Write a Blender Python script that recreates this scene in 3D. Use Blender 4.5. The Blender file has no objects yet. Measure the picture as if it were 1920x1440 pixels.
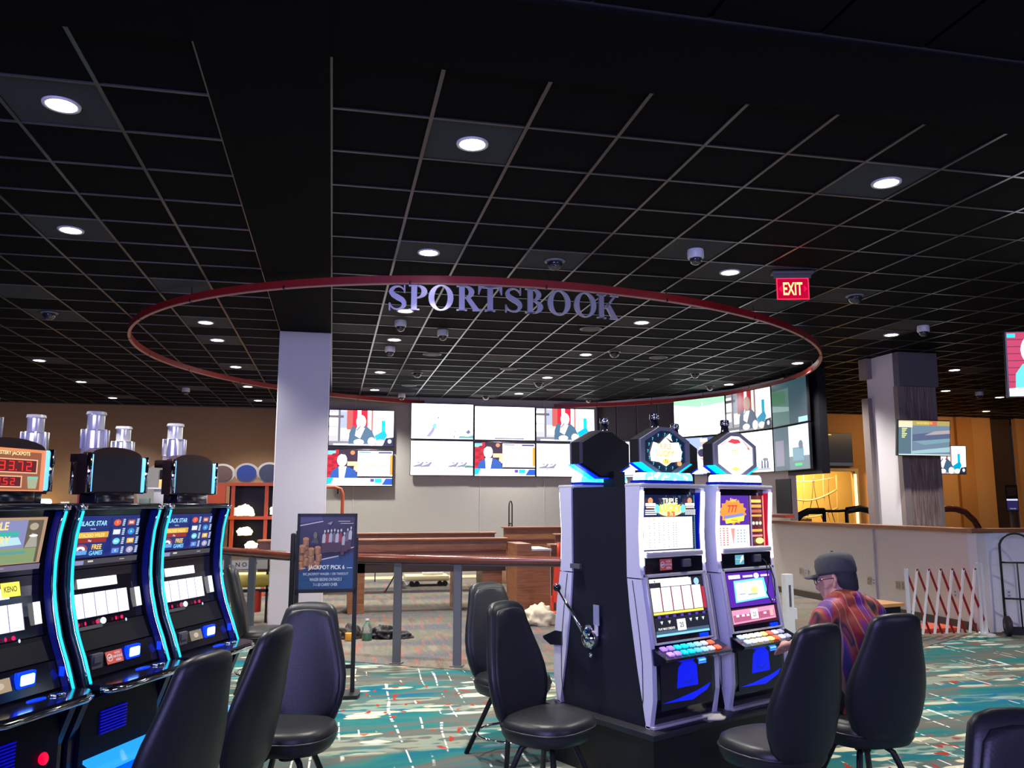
import bpy, bmesh, math, random
from mathutils import Vector, Matrix, noise
random.seed(7)
C = bpy.context.scene.collection
R = math.radians
PI = math.pi

# ------------------------------------------------------------------ camera, world, big lights, exposure
cam_d = bpy.data.cameras.new('camera'); cam = bpy.data.objects.new('camera', cam_d); C.objects.link(cam)
cam_d.sensor_width = 36.0; cam_d.lens = 36.0 * 1520 / 1920; cam_d.clip_end = 100
cam.location = (0, 0, 1.6)
cam.rotation_euler = (R(90) + math.atan2(222, 1520), 0, R(-12.4))
sc = bpy.context.scene; sc.camera = cam
sc.view_settings.view_transform = 'Standard'; sc.view_settings.look = 'None'
sc.view_settings.exposure = 0.28; sc.view_settings.gamma = 1.0; sc.view_settings.use_curve_mapping = False
w = bpy.data.worlds.new('world'); sc.world = w; w.use_nodes = True
w.node_tree.nodes['Background'].inputs[0].default_value = (0.20, 0.24, 0.50, 1)
w.node_tree.nodes['Background'].inputs[1].default_value = 0.03

def light(name, kind, loc, energy, color, size=0.3, rot=None, target=None, spot=None, blend=0.6, sy=None):
    d = bpy.data.lights.new(name, kind); d.energy = energy; d.color = color
    if kind == 'AREA':
        d.shape = 'RECTANGLE'; d.size = size; d.size_y = sy or size
    elif kind == 'SPOT':
        d.spot_size = R(spot or 90); d.spot_blend = blend; d.shadow_soft_size = size
    elif kind == 'POINT':
        d.shadow_soft_size = size
    o = bpy.data.objects.new(name, d); C.objects.link(o); o.location = loc
    if target is not None:
        o.rotation_euler = (Vector(target) - Vector(loc)).to_track_quat('-Z', 'Y').to_euler()
    elif rot: o.rotation_euler = rot
    return o

# glow of the gaming floor behind the photographer (violet-blue signs and machines)
light('casino_glow', 'AREA', (-2.5, -3.0, 3.0), 480, (0.42, 0.40, 1.0), 5.0, target=(1.5, 7, 1.2), sy=1.6)
light('casino_glow', 'AREA', (6.5, -2.0, 3.2), 90, (0.60, 0.60, 1.0), 4.0, target=(4, 8, 1.2), sy=1.4)
# warm wash on the far walls
light('wall_wash', 'SPOT', (-1.9, 20.9, 1.2), 55, (1.0, 0.66, 0.20), .15, target=(-1.9, 21.3, 1.9), spot=140, blend=1.)
light('wall_wash', 'SPOT', (-6.8, 20.85, 1.1), 60, (1.0, 0.66, 0.20), .15, target=(-6.8, 21.3, 1.8), spot=140, blend=1.)
light('wall_wash', 'AREA', (-5.0, 20.0, 2.2), 14, (1.0, 0.75, 0.6), 8.0, target=(-5.0, 21.3, 2.6), sy=0.4)
light('wall_wash', 'AREA', (16.0, 17.6, 3.7), 45, (1.0, 0.62, 0.26), 6.0, target=(16, 19.4, 1.4), sy=0.5)
light('wall_wash', 'AREA', (12.7, 19.75, 2.7), 110, (1.0, 0.74, 0.34), 1.6, target=(12.9, 21.6, 1.0), sy=0.4)

# ------------------------------------------------------------------ materials
MATS = {}
def mat(name, col=(.5, .5, .5), rough=.5, metal=0., emit=None, es=1., noise_amt=0., nscale=40., bump=0., coat=0., spec=None, alpha=None, trans=0.):
    if name in MATS: return MATS[name]
    m = bpy.data.materials.new(name); m.use_nodes = True; nt = m.node_tree
    b = nt.nodes['Principled BSDF']
    b.inputs['Base Color'].default_value = (*col, 1); b.inputs['Roughness'].default_value = rough
    b.inputs['Metallic'].default_value = metal
    if coat: b.inputs['Coat Weight'].default_value = coat; b.inputs['Coat Roughness'].default_value = .1
    if spec is not None: b.inputs['Specular IOR Level'].default_value = spec
    if trans: b.inputs['Transmission Weight'].default_value = trans
    if emit:
        b.inputs['Emission Color'].default_value = (*emit, 1); b.inputs['Emission Strength'].default_value = es
    if noise_amt or bump:
        tc = nt.nodes.new('ShaderNodeTexCoord'); n = nt.nodes.new('ShaderNodeTexNoise')
        n.inputs['Scale'].default_value = nscale; n.inputs['Detail'].default_value = 4
        nt.links.new(tc.outputs['Object'], n.inputs['Vector'])
        if noise_amt:
            mx = nt.nodes.new('ShaderNodeMix'); mx.data_type = 'RGBA'
            mx.inputs['A'].default_value = (*[c * (1 - noise_amt) for c in col], 1)
            mx.inputs['B'].default_value = (*[min(1, c * (1 + noise_amt)) for c in col], 1)
            nt.links.new(n.outputs['Fac'], mx.inputs['Factor']); nt.links.new(mx.outputs['Result'], b.inputs['Base Color'])
        if bump:
            bp = nt.nodes.new('ShaderNodeBump'); bp.inputs['Strength'].default_value = bump; bp.inputs['Distance'].default_value = .004
            nt.links.new(n.outputs['Fac'], bp.inputs['Height']); nt.links.new(bp.outputs['Normal'], b.inputs['Normal'])
    MATS[name] = m; return m

def attr_mat(name, emissive, rough=.3):
    m = bpy.data.materials.new(name); m.use_nodes = True; nt = m.node_tree; b = nt.nodes['Principled BSDF']
    a = nt.nodes.new('ShaderNodeVertexColor'); a.layer_name = 'Col'
    b.inputs['Roughness'].default_value = rough
    if emissive:
        b.inputs['Base Color'].default_value = (.01, .01, .012, 1)
        nt.links.new(a.outputs['Color'], b.inputs['Emission Color']); b.inputs['Emission Strength'].default_value = 1
    else:
        nt.links.new(a.outputs['Color'], b.inputs['Base Color'])
    return m
GLOW = attr_mat('screen_picture', True); PRINT = attr_mat('printed_picture', False, .35)

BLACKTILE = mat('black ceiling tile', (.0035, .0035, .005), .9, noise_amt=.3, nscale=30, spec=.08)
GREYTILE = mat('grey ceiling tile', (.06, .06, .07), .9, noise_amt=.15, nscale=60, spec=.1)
SOFFIT = mat('black soffit paint', (.003, .003, .004), .9, spec=.08)
TEE = mat('ceiling grid metal', (.10, .10, .115), .3, .8)
REDTRIM = mat('red ring trim', (.30, .012, .012), .45, noise_amt=.15, nscale=8)
RINGEDGE = mat('ring trim lower edge', (.50, .22, .19), .5)
WALLBEIGE = mat('beige wall paint', (.78, .72, .63), .8, noise_amt=.06, nscale=25, bump=.2)
WALLGREY = mat('grey wall paint', (.42, .41, .38), .8, noise_amt=.06, nscale=25, bump=.2)
WALLWHITE = mat('white wall paint', (.82, .82, .84), .7, noise_amt=.04, nscale=20)
PANELDARK = mat('dark grey wall panel', (.05, .045, .055), .6)
COLUMNPAINT = mat('pale pillar paint', (.66, .64, .66), .75, noise_amt=.05, nscale=60, bump=.15)
TAN = mat('brown wall paint', (.20, .125, .075), .8, noise_amt=.1, nscale=15)
ORANGE = mat('orange wall paint', (.50, .25, .085), .8, noise_amt=.06, nscale=15)
YELLOWW = mat('alcove wall paint', (.85, .55, .16), .8)
DARKWOOD = mat('dark brown trim', (.045, .025, .018), .5)
BLACKPL = mat('black plastic', (.010, .010, .013), .45, spec=.25)
BLACKGL = mat('black gloss plastic', (.008, .008, .014), .14, coat=.6)
BLACKMET = mat('black powder coated metal', (.012, .012, .013), .45, .3)
SIDEPANEL = mat('black machine side laminate', (.009, .010, .018), .5, noise_amt=.1, spec=.25)
SILVERTRIM = mat('lavender silver trim', (.64, .64, .78), .45, .1, noise_amt=.04)
SILVER = mat('brushed silver', (.68, .68, .72), .3, .45)
GREYMET = mat('grey painted steel', (.10, .105, .12), .5, .2)
CHROME = mat('chrome', (.85, .86, .9), .07, 1.)
LEATHER = mat('black vinyl upholstery', (.012, .013, .016), .42, bump=.15, nscale=120, spec=.4)
PIPING = mat('vinyl piping', (.01, .01, .013), .4)
CYAN = mat('cyan neon tube', (.0, .2, .3), .3, emit=(.01, .55, .85), es=1.5)
BLUEGLOW = mat('deep blue glow', (.0, .0, .1), .3, emit=(.0, .03, 1.), es=1.6)
BLUEEDGE = mat('blue backlit edge', (.0, .0, .2), .3, emit=(.0, .004, .16), es=1.)
SKYGLOW = mat('pale blue glow', (.1, .2, .3), .3, emit=(.35, .8, 1.), es=3.)
WHITEGLOW = mat('white glow tube', (.8, .8, .8), .3, emit=(.85, .92, 1.), es=5.)
PINKGLOW = mat('pink white glow tube', (.8, .7, .7), .3, emit=(1., .62, .66), es=4.)
LAMPGLOW = mat('downlight diffuser', (.9, .9, .9), .4, emit=(1., .96, .9), es=14.)
WARMLAMP = mat('warm downlight diffuser', (.9, .8, .7), .4, emit=(1., .78, .5), es=12.)
WHITEPL = mat('white plastic', (.7, .7, .74), .4)
DOMEGL = mat('smoked dome', (.02, .02, .03), .08, coat=1.)
WOOD = None

def node_mat(name):
    m = bpy.data.materials.new(name); m.use_nodes = True; nt = m.node_tree
    return m, nt, nt.nodes['Principled BSDF']
def ramp(nt, fac, stops, interp='LINEAR'):
    r = nt.nodes.new('ShaderNodeValToRGB'); r.color_ramp.interpolation = interp
    e = r.color_ramp.elements
    while len(e) > 1: e.remove(e[-1])
    e[0].position, e[0].color = stops[0][0], (*stops[0][1], 1)
    for p, c in stops[1:]:
        x = e.new(p); x.color = (*c, 1)
    nt.links.new(fac, r.inputs['Fac']); return r.outputs['Color']
def tex(nt, kind, scale, map_scale=(1, 1, 1), rot=(0, 0, 0), loc=(0, 0, 0), coord='Object', vec=None, **kw):
    mp = nt.nodes.new('ShaderNodeMapping'); mp.inputs['Scale'].default_value = map_scale; mp.inputs['Rotation'].default_value = rot
    mp.inputs['Location'].default_value = loc
    if vec is None:
        tc = nt.nodes.new('ShaderNodeTexCoord'); vec = tc.outputs[coord]
    nt.links.new(vec, mp.inputs['Vector'])
    t = nt.nodes.new(kind); t.inputs['Scale'].default_value = scale
    for k, v in kw.items():
        if k in t.inputs: t.inputs[k].default_value = v
        else: setattr(t, k, v)
    nt.links.new(mp.outputs['Vector'], t.inputs['Vector']); return t
def mixc(nt, fac, a, b):
    mx = nt.nodes.new('ShaderNodeMix'); mx.data_type = 'RGBA'
    for s, v in (('Factor', fac), ('A', a), ('B', b)):
        if hasattr(v, 'is_linked') or hasattr(v, 'links'): nt.links.new(v, mx.inputs[s])
        elif s == 'Factor': mx.inputs[s].default_value = v
        else: mx.inputs[s].default_value = (*v, 1)
    return mx.outputs['Result']
def thresh(nt, sock, lo, hi):
    mr = nt.nodes.new('ShaderNodeMapRange'); mr.inputs['From Min'].default_value = lo; mr.inputs['From Max'].default_value = hi
    nt.links.new(sock, mr.inputs['Value']); return mr.outputs['Result']
def mul(nt, a, b, op='MULTIPLY'):
    m = nt.nodes.new('ShaderNodeMath'); m.operation = op
    for i, v in enumerate((a, b)):
        if isinstance(v, (int, float)): m.inputs[i].default_value = v
        else: nt.links.new(v, m.inputs[i])
    return m.outputs[0]

def wood_mat(name, a, b, rough=.35):
    m, nt, bs = node_mat(name)
    t = tex(nt, 'ShaderNodeTexNoise', 3., (1, 1, 14), Detail=6., Distortion=.6)
    c = ramp(nt, t.outputs['Fac'], [(.3, a), (.7, b)]); nt.links.new(c, bs.inputs['Base Color'])
    bs.inputs['Roughness'].default_value = rough; return m
WOOD = wood_mat('reddish brown desk wood', (.20, .078, .034), (.36, .155, .07), .38)
WOODRAIL = wood_mat('polished dark rail wood', (.10, .026, .018), (.19, .055, .035), .22)
WOODLIGHT = wood_mat('orange table wood', (.5, .22, .07), (.65, .32, .12), .4)

def carpet_teal():
    m, nt, bs = node_mat('teal patterned casino carpet')
    warp = tex(nt, 'ShaderNodeTexNoise', 1.1, (1, 1, 1), Detail=2.)
    # base of drifting teal, blue and taupe bands
    n1 = tex(nt, 'ShaderNodeTexNoise', 1.0, (.45, 2.2, 1), Detail=3., Distortion=.8)
    base = ramp(nt, n1.outputs['Fac'], [(.26, (.0, .085, .19)), (.38, (.008, .10, .13)), (.46, (.02, .125, .12)), (.52, (.075, .095, .09)), (.58, (.105, .10, .085)), (.66, (.03, .12, .125)), (.76, (.0, .09, .20))])
    # pale flake shapes gathered in bands
    band = tex(nt, 'ShaderNodeTexNoise', 1.0, (.12, 1.3, 1), loc=(3, 1.7, 0), Detail=1.)
    v = tex(nt, 'ShaderNodeTexVoronoi', 3.6, (.62, 2.4, 1), distance='EUCLIDEAN')
    vn = tex(nt, 'ShaderNodeTexNoise', 7., (1, 1, 1), Detail=1.)
    d = mul(nt, v.outputs['Distance'], mul(nt, vn.outputs['Fac'], .35), 'ADD')
    fl = thresh(nt, d, .58, .52)
    bm_ = thresh(nt, band.outputs['Fac'], .43, .50)
    f = mul(nt, fl, bm_)
    sel = tex(nt, 'ShaderNodeTexVoronoi', 3.6, (.62, 2.4, 1))
    ss = nt.nodes.new('ShaderNodeSeparateColor'); nt.links.new(sel.outputs['Color'], ss.inputs['Color'])
    f = mul(nt, f, thresh(nt, ss.outputs['Red'], .22, .27))
    cream = ramp(nt, ss.outputs['Green'], [(0, (.46, .42, .27)), (.5, (.52, .50, .39)), (1, (.24, .36, .34))])
    v2 = tex(nt, 'ShaderNodeTexVoronoi', 2.3, (.55, 2.7, 1), loc=(4.2, 1.1, 0), distance='EUCLIDEAN')
    d2 = mul(nt, v2.outputs['Distance'], mul(nt, vn.outputs['Fac'], .5), 'ADD')
    ring_ = mul(nt, thresh(nt, d2, .72, .66), thresh(nt, d2, .44, .50))
    base = mixc(nt, mul(nt, mul(nt, ring_, bm_), .42), base, (.34, .38, .28))
    c1 = mixc(nt, f, base, cream)
    # thin wandering white strands running away from the camera, with red nicks
    wv = tex(nt, 'ShaderNodeTexWave', 2.1, (1, .12, 1), wave_type='BANDS', bands_direction='X', Distortion=9., Detail=2.)
    wv.inputs['Detail Scale'].default_value = 1.4
    ln = thresh(nt, wv.outputs['Fac'], .96, .99)
    gate = tex(nt, 'ShaderNodeTexNoise', 2.3, (1.4, .8, 1), loc=(9, 4, 0), Detail=1.)
    ln = mul(nt, ln, thresh(nt, gate.outputs['Fac'], .52, .56))
    dots = tex(nt, 'ShaderNodeTexNoise', 16., (.3, 1.2, 1), Detail=0.)
    lnw = mul(nt, ln, thresh(nt, dots.outputs['Fac'], .42, .46))
    c2 = mixc(nt, lnw, c1, (.62, .62, .56))
    rd = tex(nt, 'ShaderNodeTexNoise', 9., (1.5, .8, 1), loc=(2, 8, 0), Detail=0.)
    rf = mul(nt, mul(nt, thresh(nt, rd.outputs['Fac'], .70, .72), bm_), thresh(nt, gate.outputs['Fac'], .44, .5))
    c3 = mixc(nt, rf, c2, (.28, .03, .02))
    nt.links.new(c3, bs.inputs['Base Color']); bs.inputs['Roughness'].default_value = .95
    bs.inputs['Specular IOR Level'].default_value = .1
    return m
def carpet_grey():
    m, nt, bs = node_mat('grey carpet with red diagonal streaks')
    n = tex(nt, 'ShaderNodeTexNoise', 1.6, (3.2, .45, 1), rot=(0, 0, R(-28)), Detail=5.)
    base = ramp(nt, n.outputs['Fac'], [(.3, (.075, .065, .05)), (.45, (.155, .135, .11)), (.55, (.10, .11, .085)), (.7, (.19, .17, .14))])
    bnd = tex(nt, 'ShaderNodeTexNoise', .9, (.3, 1.6, 1), Detail=1.)
    base = mixc(nt, thresh(nt, bnd.outputs['Fac'], .5, .62), base, (.07, .078, .095))
    r = tex(nt, 'ShaderNodeTexNoise', 2.4, (7.5, .7, 1), rot=(0, 0, R(-28)), loc=(5, 3, 0), Detail=2.)
    c = mixc(nt, mul(nt, thresh(nt, r.outputs['Fac'], .54, .68), .8), base, (.26, .075, .055))
    f = tex(nt, 'ShaderNodeTexNoise', 30., (4, 1, 1), rot=(0, 0, R(-28)), Detail=2.)
    c = mixc(nt, mul(nt, thresh(nt, f.outputs['Fac'], .4, .7), .35), c, (.25, .23, .19))
    nt.links.new(c, bs.inputs['Base Color']); bs.inputs['Roughness'].default_value = .95; bs.inputs['Specular IOR Level'].default_value = .1
    return m
def stone_mat():
    m, nt, bs = node_mat('ribbed brown stone veneer')
    n = tex(nt, 'ShaderNodeTexNoise', 22., (3, 3, .16), Detail=4.)
    c = ramp(nt, n.outputs['Fac'], [(.3, (.12, .085, .075)), (.55, (.24, .17, .15)), (.75, (.42, .35, .32))])
    nt.links.new(c, bs.inputs['Base Color']); bs.inputs['Roughness'].default_value = .7
    bp = nt.nodes.new('ShaderNodeBump'); bp.inputs['Strength'].default_value = .7; bp.inputs['Distance'].default_value = .02
    nt.links.new(n.outputs['Fac'], bp.inputs['Height']); nt.links.new(bp.outputs['Normal'], bs.inputs['Normal']); return m
def shirt_mat():
    m, nt, bs = node_mat('red and purple patterned shirt cloth')
    n = tex(nt, 'ShaderNodeTexNoise', 3.4, (1.6, 1.6, .55), rot=(.1, .25, 0), Detail=1.5, Distortion=1.2)
    c = ramp(nt, n.outputs['Fac'], [(.0, (.30, .02, .02)), (.36, (.03, .03, .16)), (.42, (.10, .015, .17)), (.48, (.14, .02, .19)), (.52, (.33, .02, .02)), (.57, (.34, .06, .025)), (.61, (.02, .012, .02)), (.65, (.25, .02, .04))], 'EASE')
    l = tex(nt, 'ShaderNodeTexWave', 4.5, (1.4, 1.4, .35), bands_direction='X', Distortion=5., Detail=2.)
    c = mixc(nt, mul(nt, thresh(nt, l.outputs['Fac'], .94, .99), .75), c, (.42, .24, .14))
    nt.links.new(c, bs.inputs['Base Color']); bs.inputs['Roughness'].default_value = .6; return m
TEAL = carpet_teal(); GREYC = carpet_grey(); STONE = stone_mat(); SHIRT = shirt_mat()

# ------------------------------------------------------------------ mesh helpers
def tf(M, p): return (M @ Vector(p)) if M is not None else Vector(p)
def nb(): return bmesh.new()
def box(bm, x0, x1, y0, y1, z0, z1, M=None, bev=0., seg=2):
    t = bmesh.new() if bev else bm
    v = [t.verts.new((x, y, z) if bev else tf(M, (x, y, z))) for x in (x0, x1) for y in (y0, y1) for z in (z0, z1)]
    for f in ((0, 1, 3, 2), (4, 6, 7, 5), (0, 4, 5, 1), (2, 3, 7, 6), (0, 2, 6, 4), (1, 5, 7, 3)): t.faces.new([v[i] for i in f])
    if bev:
        bmesh.ops.recalc_face_normals(t, faces=t.faces)
        bmesh.ops.bevel(t, geom=list(t.edges), offset=bev, segments=seg, affect='EDGES', profile=.5)
        merge(bm, t, M); t.free()
def merge(bm, t, M=None):
    vm = {v: bm.verts.new(tf(M, v.co)) for v in t.verts}
    for f in t.faces:
        try: bm.faces.new([vm[v] for v in f.verts])
        except ValueError: pass
def loft(bm, rings, M=None, closed=True, cap=True, loop=False):
    rs = [[bm.verts.new(tf(M, p)) for p in r] for r in rings]
    n = len(rs[0]); k = len(rs)
    for i in range(k if loop else k - 1):
        a, b = rs[i], rs[(i + 1) % k]
        for j in range(n if closed else n - 1):
            bm.faces.new((a[j], a[(j + 1) % n], b[(j + 1) % n], b[j]))
    if cap and closed and not loop:
        bm.faces.new(rs[0][::-1]); bm.faces.new(rs[-1])
def prism(bm, pts, a0, a1, axis='x', M=None):
    f = {'x': lambda p, a: (a, p[0], p[1]), 'y': lambda p, a: (p[0], a, p[1]), 'z': lambda p, a: (p[0], p[1], a)}[axis]
    loft(bm, [[f(p, a0) for p in pts], [f(p, a1) for p in pts]], M)
def circ(r, n, z=0, cx=0, cy=0): return [(cx + r * math.cos(2 * PI * i / n), cy + r * math.sin(2 * PI * i / n), z) for i in range(n)]
def lathe(bm, prof, n=20, M=None): loft(bm, [circ(max(r, .0005), n, z) for r, z in prof], M)
def tube(bm, pts, r, n=8, loop=False, M=None, sx=1., sy=1.):
    P = [Vector(p) for p in pts]; k = len(P); rings = []
    t0 = (P[1] - P[0]).normalized(); ref = Vector((0, 0, 1)) if abs(t0.z) < .9 else Vector((1, 0, 0))
    u = t0.cross(ref).normalized()
    for i in range(k):
        a = P[i - 1] if (i > 0 or loop) else P[i]; b = P[(i + 1) % k] if (i < k - 1 or loop) else P[i]
        t = (b - a).normalized(); u = (u - t * u.dot(t)).normalized(); v = t.cross(u)
        rr = r[i] if isinstance(r, (list, tuple)) else r
        rings.append([P[i] + u * (rr * sx * math.cos(2 * PI * j / n)) + v * (rr * sy * math.sin(2 * PI * j / n)) for j in range(n)])
    loft(bm, rings, M, loop=loop)
def arc(cx, cy, r, a0, a1, n): return [(cx + r * math.cos(R(a0 + (a1 - a0) * i / n)), cy + r * math.sin(R(a0 + (a1 - a0) * i / n))) for i in range(n + 1)]
def sup(a, b, z, n=24, e=2.6, cx=0, cy=0, bend=0.):
    o = []
    for i in range(n):
        t = 2 * PI * i / n; c, s = math.cos(t), math.sin(t)
        x = a * abs(c) ** (2 / e) * (1 if c >= 0 else -1); y = b * abs(s) ** (2 / e) * (1 if s >= 0 else -1)
        o.append((cx + x, cy + y + bend * x * x, z))
    return o
def obj(name, bm, m=None, parent=None, smooth=False, sub=0, loc=None, rz=0., M=None, autos=None):
    if isinstance(bm, bmesh.types.BMesh):
        bmesh.ops.recalc_face_normals(bm, faces=bm.faces)
        me = bpy.data.meshes.new(name); bm.to_mesh(me); bm.free()
    else: me = bm
    if m is not None: me.materials.append(m)
    if smooth:
        for p in me.polygons: p.use_smooth = True
        if autos:
            try: me.set_sharp_from_angle(angle=R(autos))
            except Exception: pass
    o = bpy.data.objects.new(name, me); C.objects.link(o)
    if parent: o.parent = parent
    if loc: o.location = loc
    if rz: o.rotation_euler.z = rz
    if M is not None: o.matrix_local = M
    if sub:
        md = o.modifiers.new('s', 'SUBSURF'); md.levels = md.render_levels = sub
    return o
def tag(o, label, cat, group=None, kind=None):
    o['label'] = label; o['category'] = cat
    if group: o['group'] = group
    if kind: o['kind'] = kind
    return o
def thing(name, label, cat, loc=(0, 0, 0), rz=0., group=None):
    o = bpy.data.objects.new(name, None); C.objects.link(o); o.location = loc; o.rotation_euler = (0, 0, rz)
    o.empty_display_size = .1
    return tag(o, label, cat, group)
def struct(name, bm, m, parent=None, **k):
    o = obj(name, bm, m, parent, **k)
    if not parent: o['kind'] = 'structure'
    return o
def dup(root, loc, rz, label=None, group=None):
    def cp(o, par):
        c = o.copy(); C.objects.link(c)
        if par: c.parent = par
        for ch in list(o.children): cp(ch, c)
        return c
    r = cp(root, None); r.location = loc; r.rotation_euler = (0, 0, rz)
    if label: r['label'] = label
    if group: r['group'] = group
    return r
def sbox(name, m, x0, x1, y0, y1, z0, z1, parent=None, bev=0., M=None, **k):
    bm = nb(); box(bm, x0, x1, y0, y1, z0, z1, M, bev); return obj(name, bm, m, parent, smooth=bev > 0, autos=40 if bev > 0 else None, **k)

# ---- flat pictures (screens, prints) drawn as coloured vector shapes
_txt = {}
def text_geo(s):
    if s in _txt: return _txt[s]
    cu = bpy.data.curves.new('t', 'FONT'); cu.body = s; cu.size = 1.0; cu.resolution_u = 3; cu.offset = .022
    o = bpy.data.objects.new('t', cu); C.objects.link(o)
    dg = bpy.context.evaluated_depsgraph_get(); dg.update()
    me = o.evaluated_get(dg).to_mesh()
    vs = [(v.co.x, v.co.y) for v in me.vertices]; fs = [tuple(p.vertices) for p in me.polygons]
    o.evaluated_get(dg).to_mesh_clear(); bpy.data.objects.remove(o); bpy.data.curves.remove(cu)
    x0 = min(v[0] for v in vs); x1 = max(v[0] for v in vs); y0 = min(v[1] for v in vs); y1 = max(v[1] for v in vs)
    _txt[s] = ([((x - x0) / (y1 - y0), (y - y0) / (y1 - y0)) for x, y in vs], fs, (x1 - x0) / (y1 - y0)); return _txt[s]
class Pic:
    """shapes in a unit square (x right, y up) on a panel w x h metres that faces -Y"""
    def __init__(s, w, h, step=.0004, top=1.35): s.top = top; s.w, s.h, s.v, s.f, s.c, s.l, s.step = w, h, [], [], [], 0, step
    def _add(s, pts, faces, col):
        s.l += 1; b = len(s.v)
        s.v += [((x - .5) * s.w, -s.l * s.step, (y - .5) * s.h) for x, y in pts]
        for f in faces: s.f.append([b + i for i in f]); s.c.append(col)
    def poly(s, pts, col): s._add(pts, [list(range(len(pts)))], col); return s
    def rect(s, x0, y0, x1, y1, col): return s.poly([(x0, y0), (x1, y0), (x1, y1), (x0, y1)], col)
    def rects(s, lst, col):
        pts, fs = [], []
        for x0, y0, x1, y1 in lst:
            b = len(pts); pts += [(x0, y0), (x1, y0), (x1, y1), (x0, y1)]; fs.append([b, b + 1, b + 2, b + 3])
        s._add(pts, fs, col); return s
    def ell(s, cx, cy, rx, ry, col, n=20): return s.poly([(cx + rx * math.cos(2 * PI * i / n), cy + ry * math.sin(2 * PI * i / n)) for i in range(n)], col)
    def line(s, x0, y0, x1, y1, t, col):
        d = Vector(((x1 - x0) * s.w, (y1 - y0) * s.h)); n = Vector((-d.y, d.x)).normalized() * t / 2
        return s.poly([(x0 - n.x / s.w, y0 - n.y / s.h), (x1 - n.x / s.w, y1 - n.y / s.h), (x1 + n.x / s.w, y1 + n.y / s.h), (x0 + n.x / s.w, y0 + n.y / s.h)], col)
    def text(s, cx, y, hgt, st, col, wmax=None, slant=0., squash=1.):
        vs, fs, wd = text_geo(st); k = hgt * s.h / s.w * squash
        if wmax and wd * k > wmax: k = wmax / wd
        elif wmax and squash < 0: k = wmax / wd
        s._add([(cx - wd * k / 2 + x * k + slant * yy * hgt, y + yy * hgt) for x, yy in vs], fs, col); return s
    def build(s, name, parent=None, M=None, mt=None, clip=None):
        me = bpy.data.meshes.new(name); me.from_pydata(s.v, [], s.f)
        a = me.color_attributes.new('Col', 'FLOAT_COLOR', 'CORNER'); i = 0
        for p, c in zip(me.polygons, s.c):
            for _ in range(p.loop_total): a.data[i].color = (min(c[0], s.top), min(c[1], s.top), min(c[2], s.top), 1); i += 1
        return obj(name, me, mt or GLOW, parent, M=M)
def T(x, y, z): return Matrix.Translation((x, y, z))
def RX(a): return Matrix.Rotation(a, 4, 'X')
def RY(a): return Matrix.Rotation(a, 4, 'Y')
def RZ(a): return Matrix.Rotation(a, 4, 'Z')
W3 = (3, 3, 3)

# ================================================================== THE SETTING
H = 3.96
X0, X1, Y0, Y1 = -11., 21., -4., 21.3
bm = nb(); box(bm, X0, X1, Y0, Y1 + 1.5, -.2, 0); struct('floor', bm, TEAL)
edge = [(-5.4, 13.2), (-3.2, 12.2), (-1.7, 11.0), (-1.0, 10.1), (-.44, 9.35), (.2, 8.72), (.68, 8.38), (1.42, 7.95), (2.4, 7.62), (3.6, 7.45), (5., 7.6), (6.5, 8.16), (7.9, 8.94), (7.9, 13.9), (8.3, 15.4), (7.5, 16.9), (6.1, 18.25), (-.75, 18.25), (-.8, 21.2), (-5.4, 21.2)]
bm = nb(); prism(bm, edge, .0, .006, 'z'); ci = struct('floor_inset', bm, GREYC)
tag(ci, 'grey carpet with red streaks inside the sportsbook area', 'carpet', kind='structure')
bm = nb(); box(bm, -.7, 6.1, 17.55, 18.2, .006, .012); struct('floor_strip', bm, mat('pale floor strip', (.62, .52, .33), .5))

bm = nb(); box(bm, X0, X1, Y0, Y1 + .2, H + .03, H + .1); ceil = struct('ceiling', bm, SOFFIT)
P_ = .6095
xl = [-.771 - P_ * i for i in range(0, 17)][::-1]          # grid left of the beam
xr = [-.081 + P_ * i for i in range(0, 35)]
ys = [4.13 + P_ * i for i in range(0, 29)]
yn = [3.42 - P_ * i for i in range(0, 5)]
LIGHTS = [(7.75, 5.05, 3), (11.0, 7.5, 5), (-1.66, 5.05, 0), (.84, 5.05, 1), (3.97, 5.04, 2), (-2.31, 7.51, 0), (.83, 7.48, 1), (3.96, 7.48, 2), (-1.71, 11.15, 0), (-1.72, 12.36, 0), (.82, 9.92, 1),  # first two are out of view, added to brighten the white half wall
          (.82, 11.77, 1), (.79, 14.85, 1), (.81, 17.25, 1), (3.93, 12.32, 2), (3.95, 14.81, 2), (3.93, 17.17, 2), (3.94, 9.91, 2), (7.71, 9.90, 3), (7.72, 12.32, 3), (7.77, 14.91, 3),
          (-1.73, 14.8, 0), (-1.77, 17.32, 0), (-1.76, 19.67, 0), (-4.88, 14.82, 4), (-4.92, 17.33, 4), (-4.96, 19.88, 4), (10.89, 12.38, 5), (14.73, 15.45, 5), (16.64, 17.93, 5), (12.75, 14.79, 5)]
DOMES = [(2.08, 7.49, 'r'), (3.29, 6.87, 's'), (5.83, 8.06, 'r'), (7.75, 9.31, 's'), (.81, 10.5, 's'), (.80, 12.36, 's'), (4.3, 12.0, 'r'), (1.46, 14.76, 'r'), (1.43, 17.8, 's'), (3.29, 17.7, 'r'),
         (5.7, 17.7, 'r'), (-3.55, 10.99, 'r'), (-3.05, 17.85, 's'), (6.48, 13.72, 'r'), (7.5, 15.2, 'r'), (3.96, 15.52, 'r'), (1.43, 10.98, 's'), (13.6, 14.8, 's')]
GREYS = [(-1.64, 9.11), (.27, 11.24), (1.67, 11.11), (2.74, 13.09), (-3.55, 10.05), (4.52, 7.34), (5.17, 9.0)]
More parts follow.
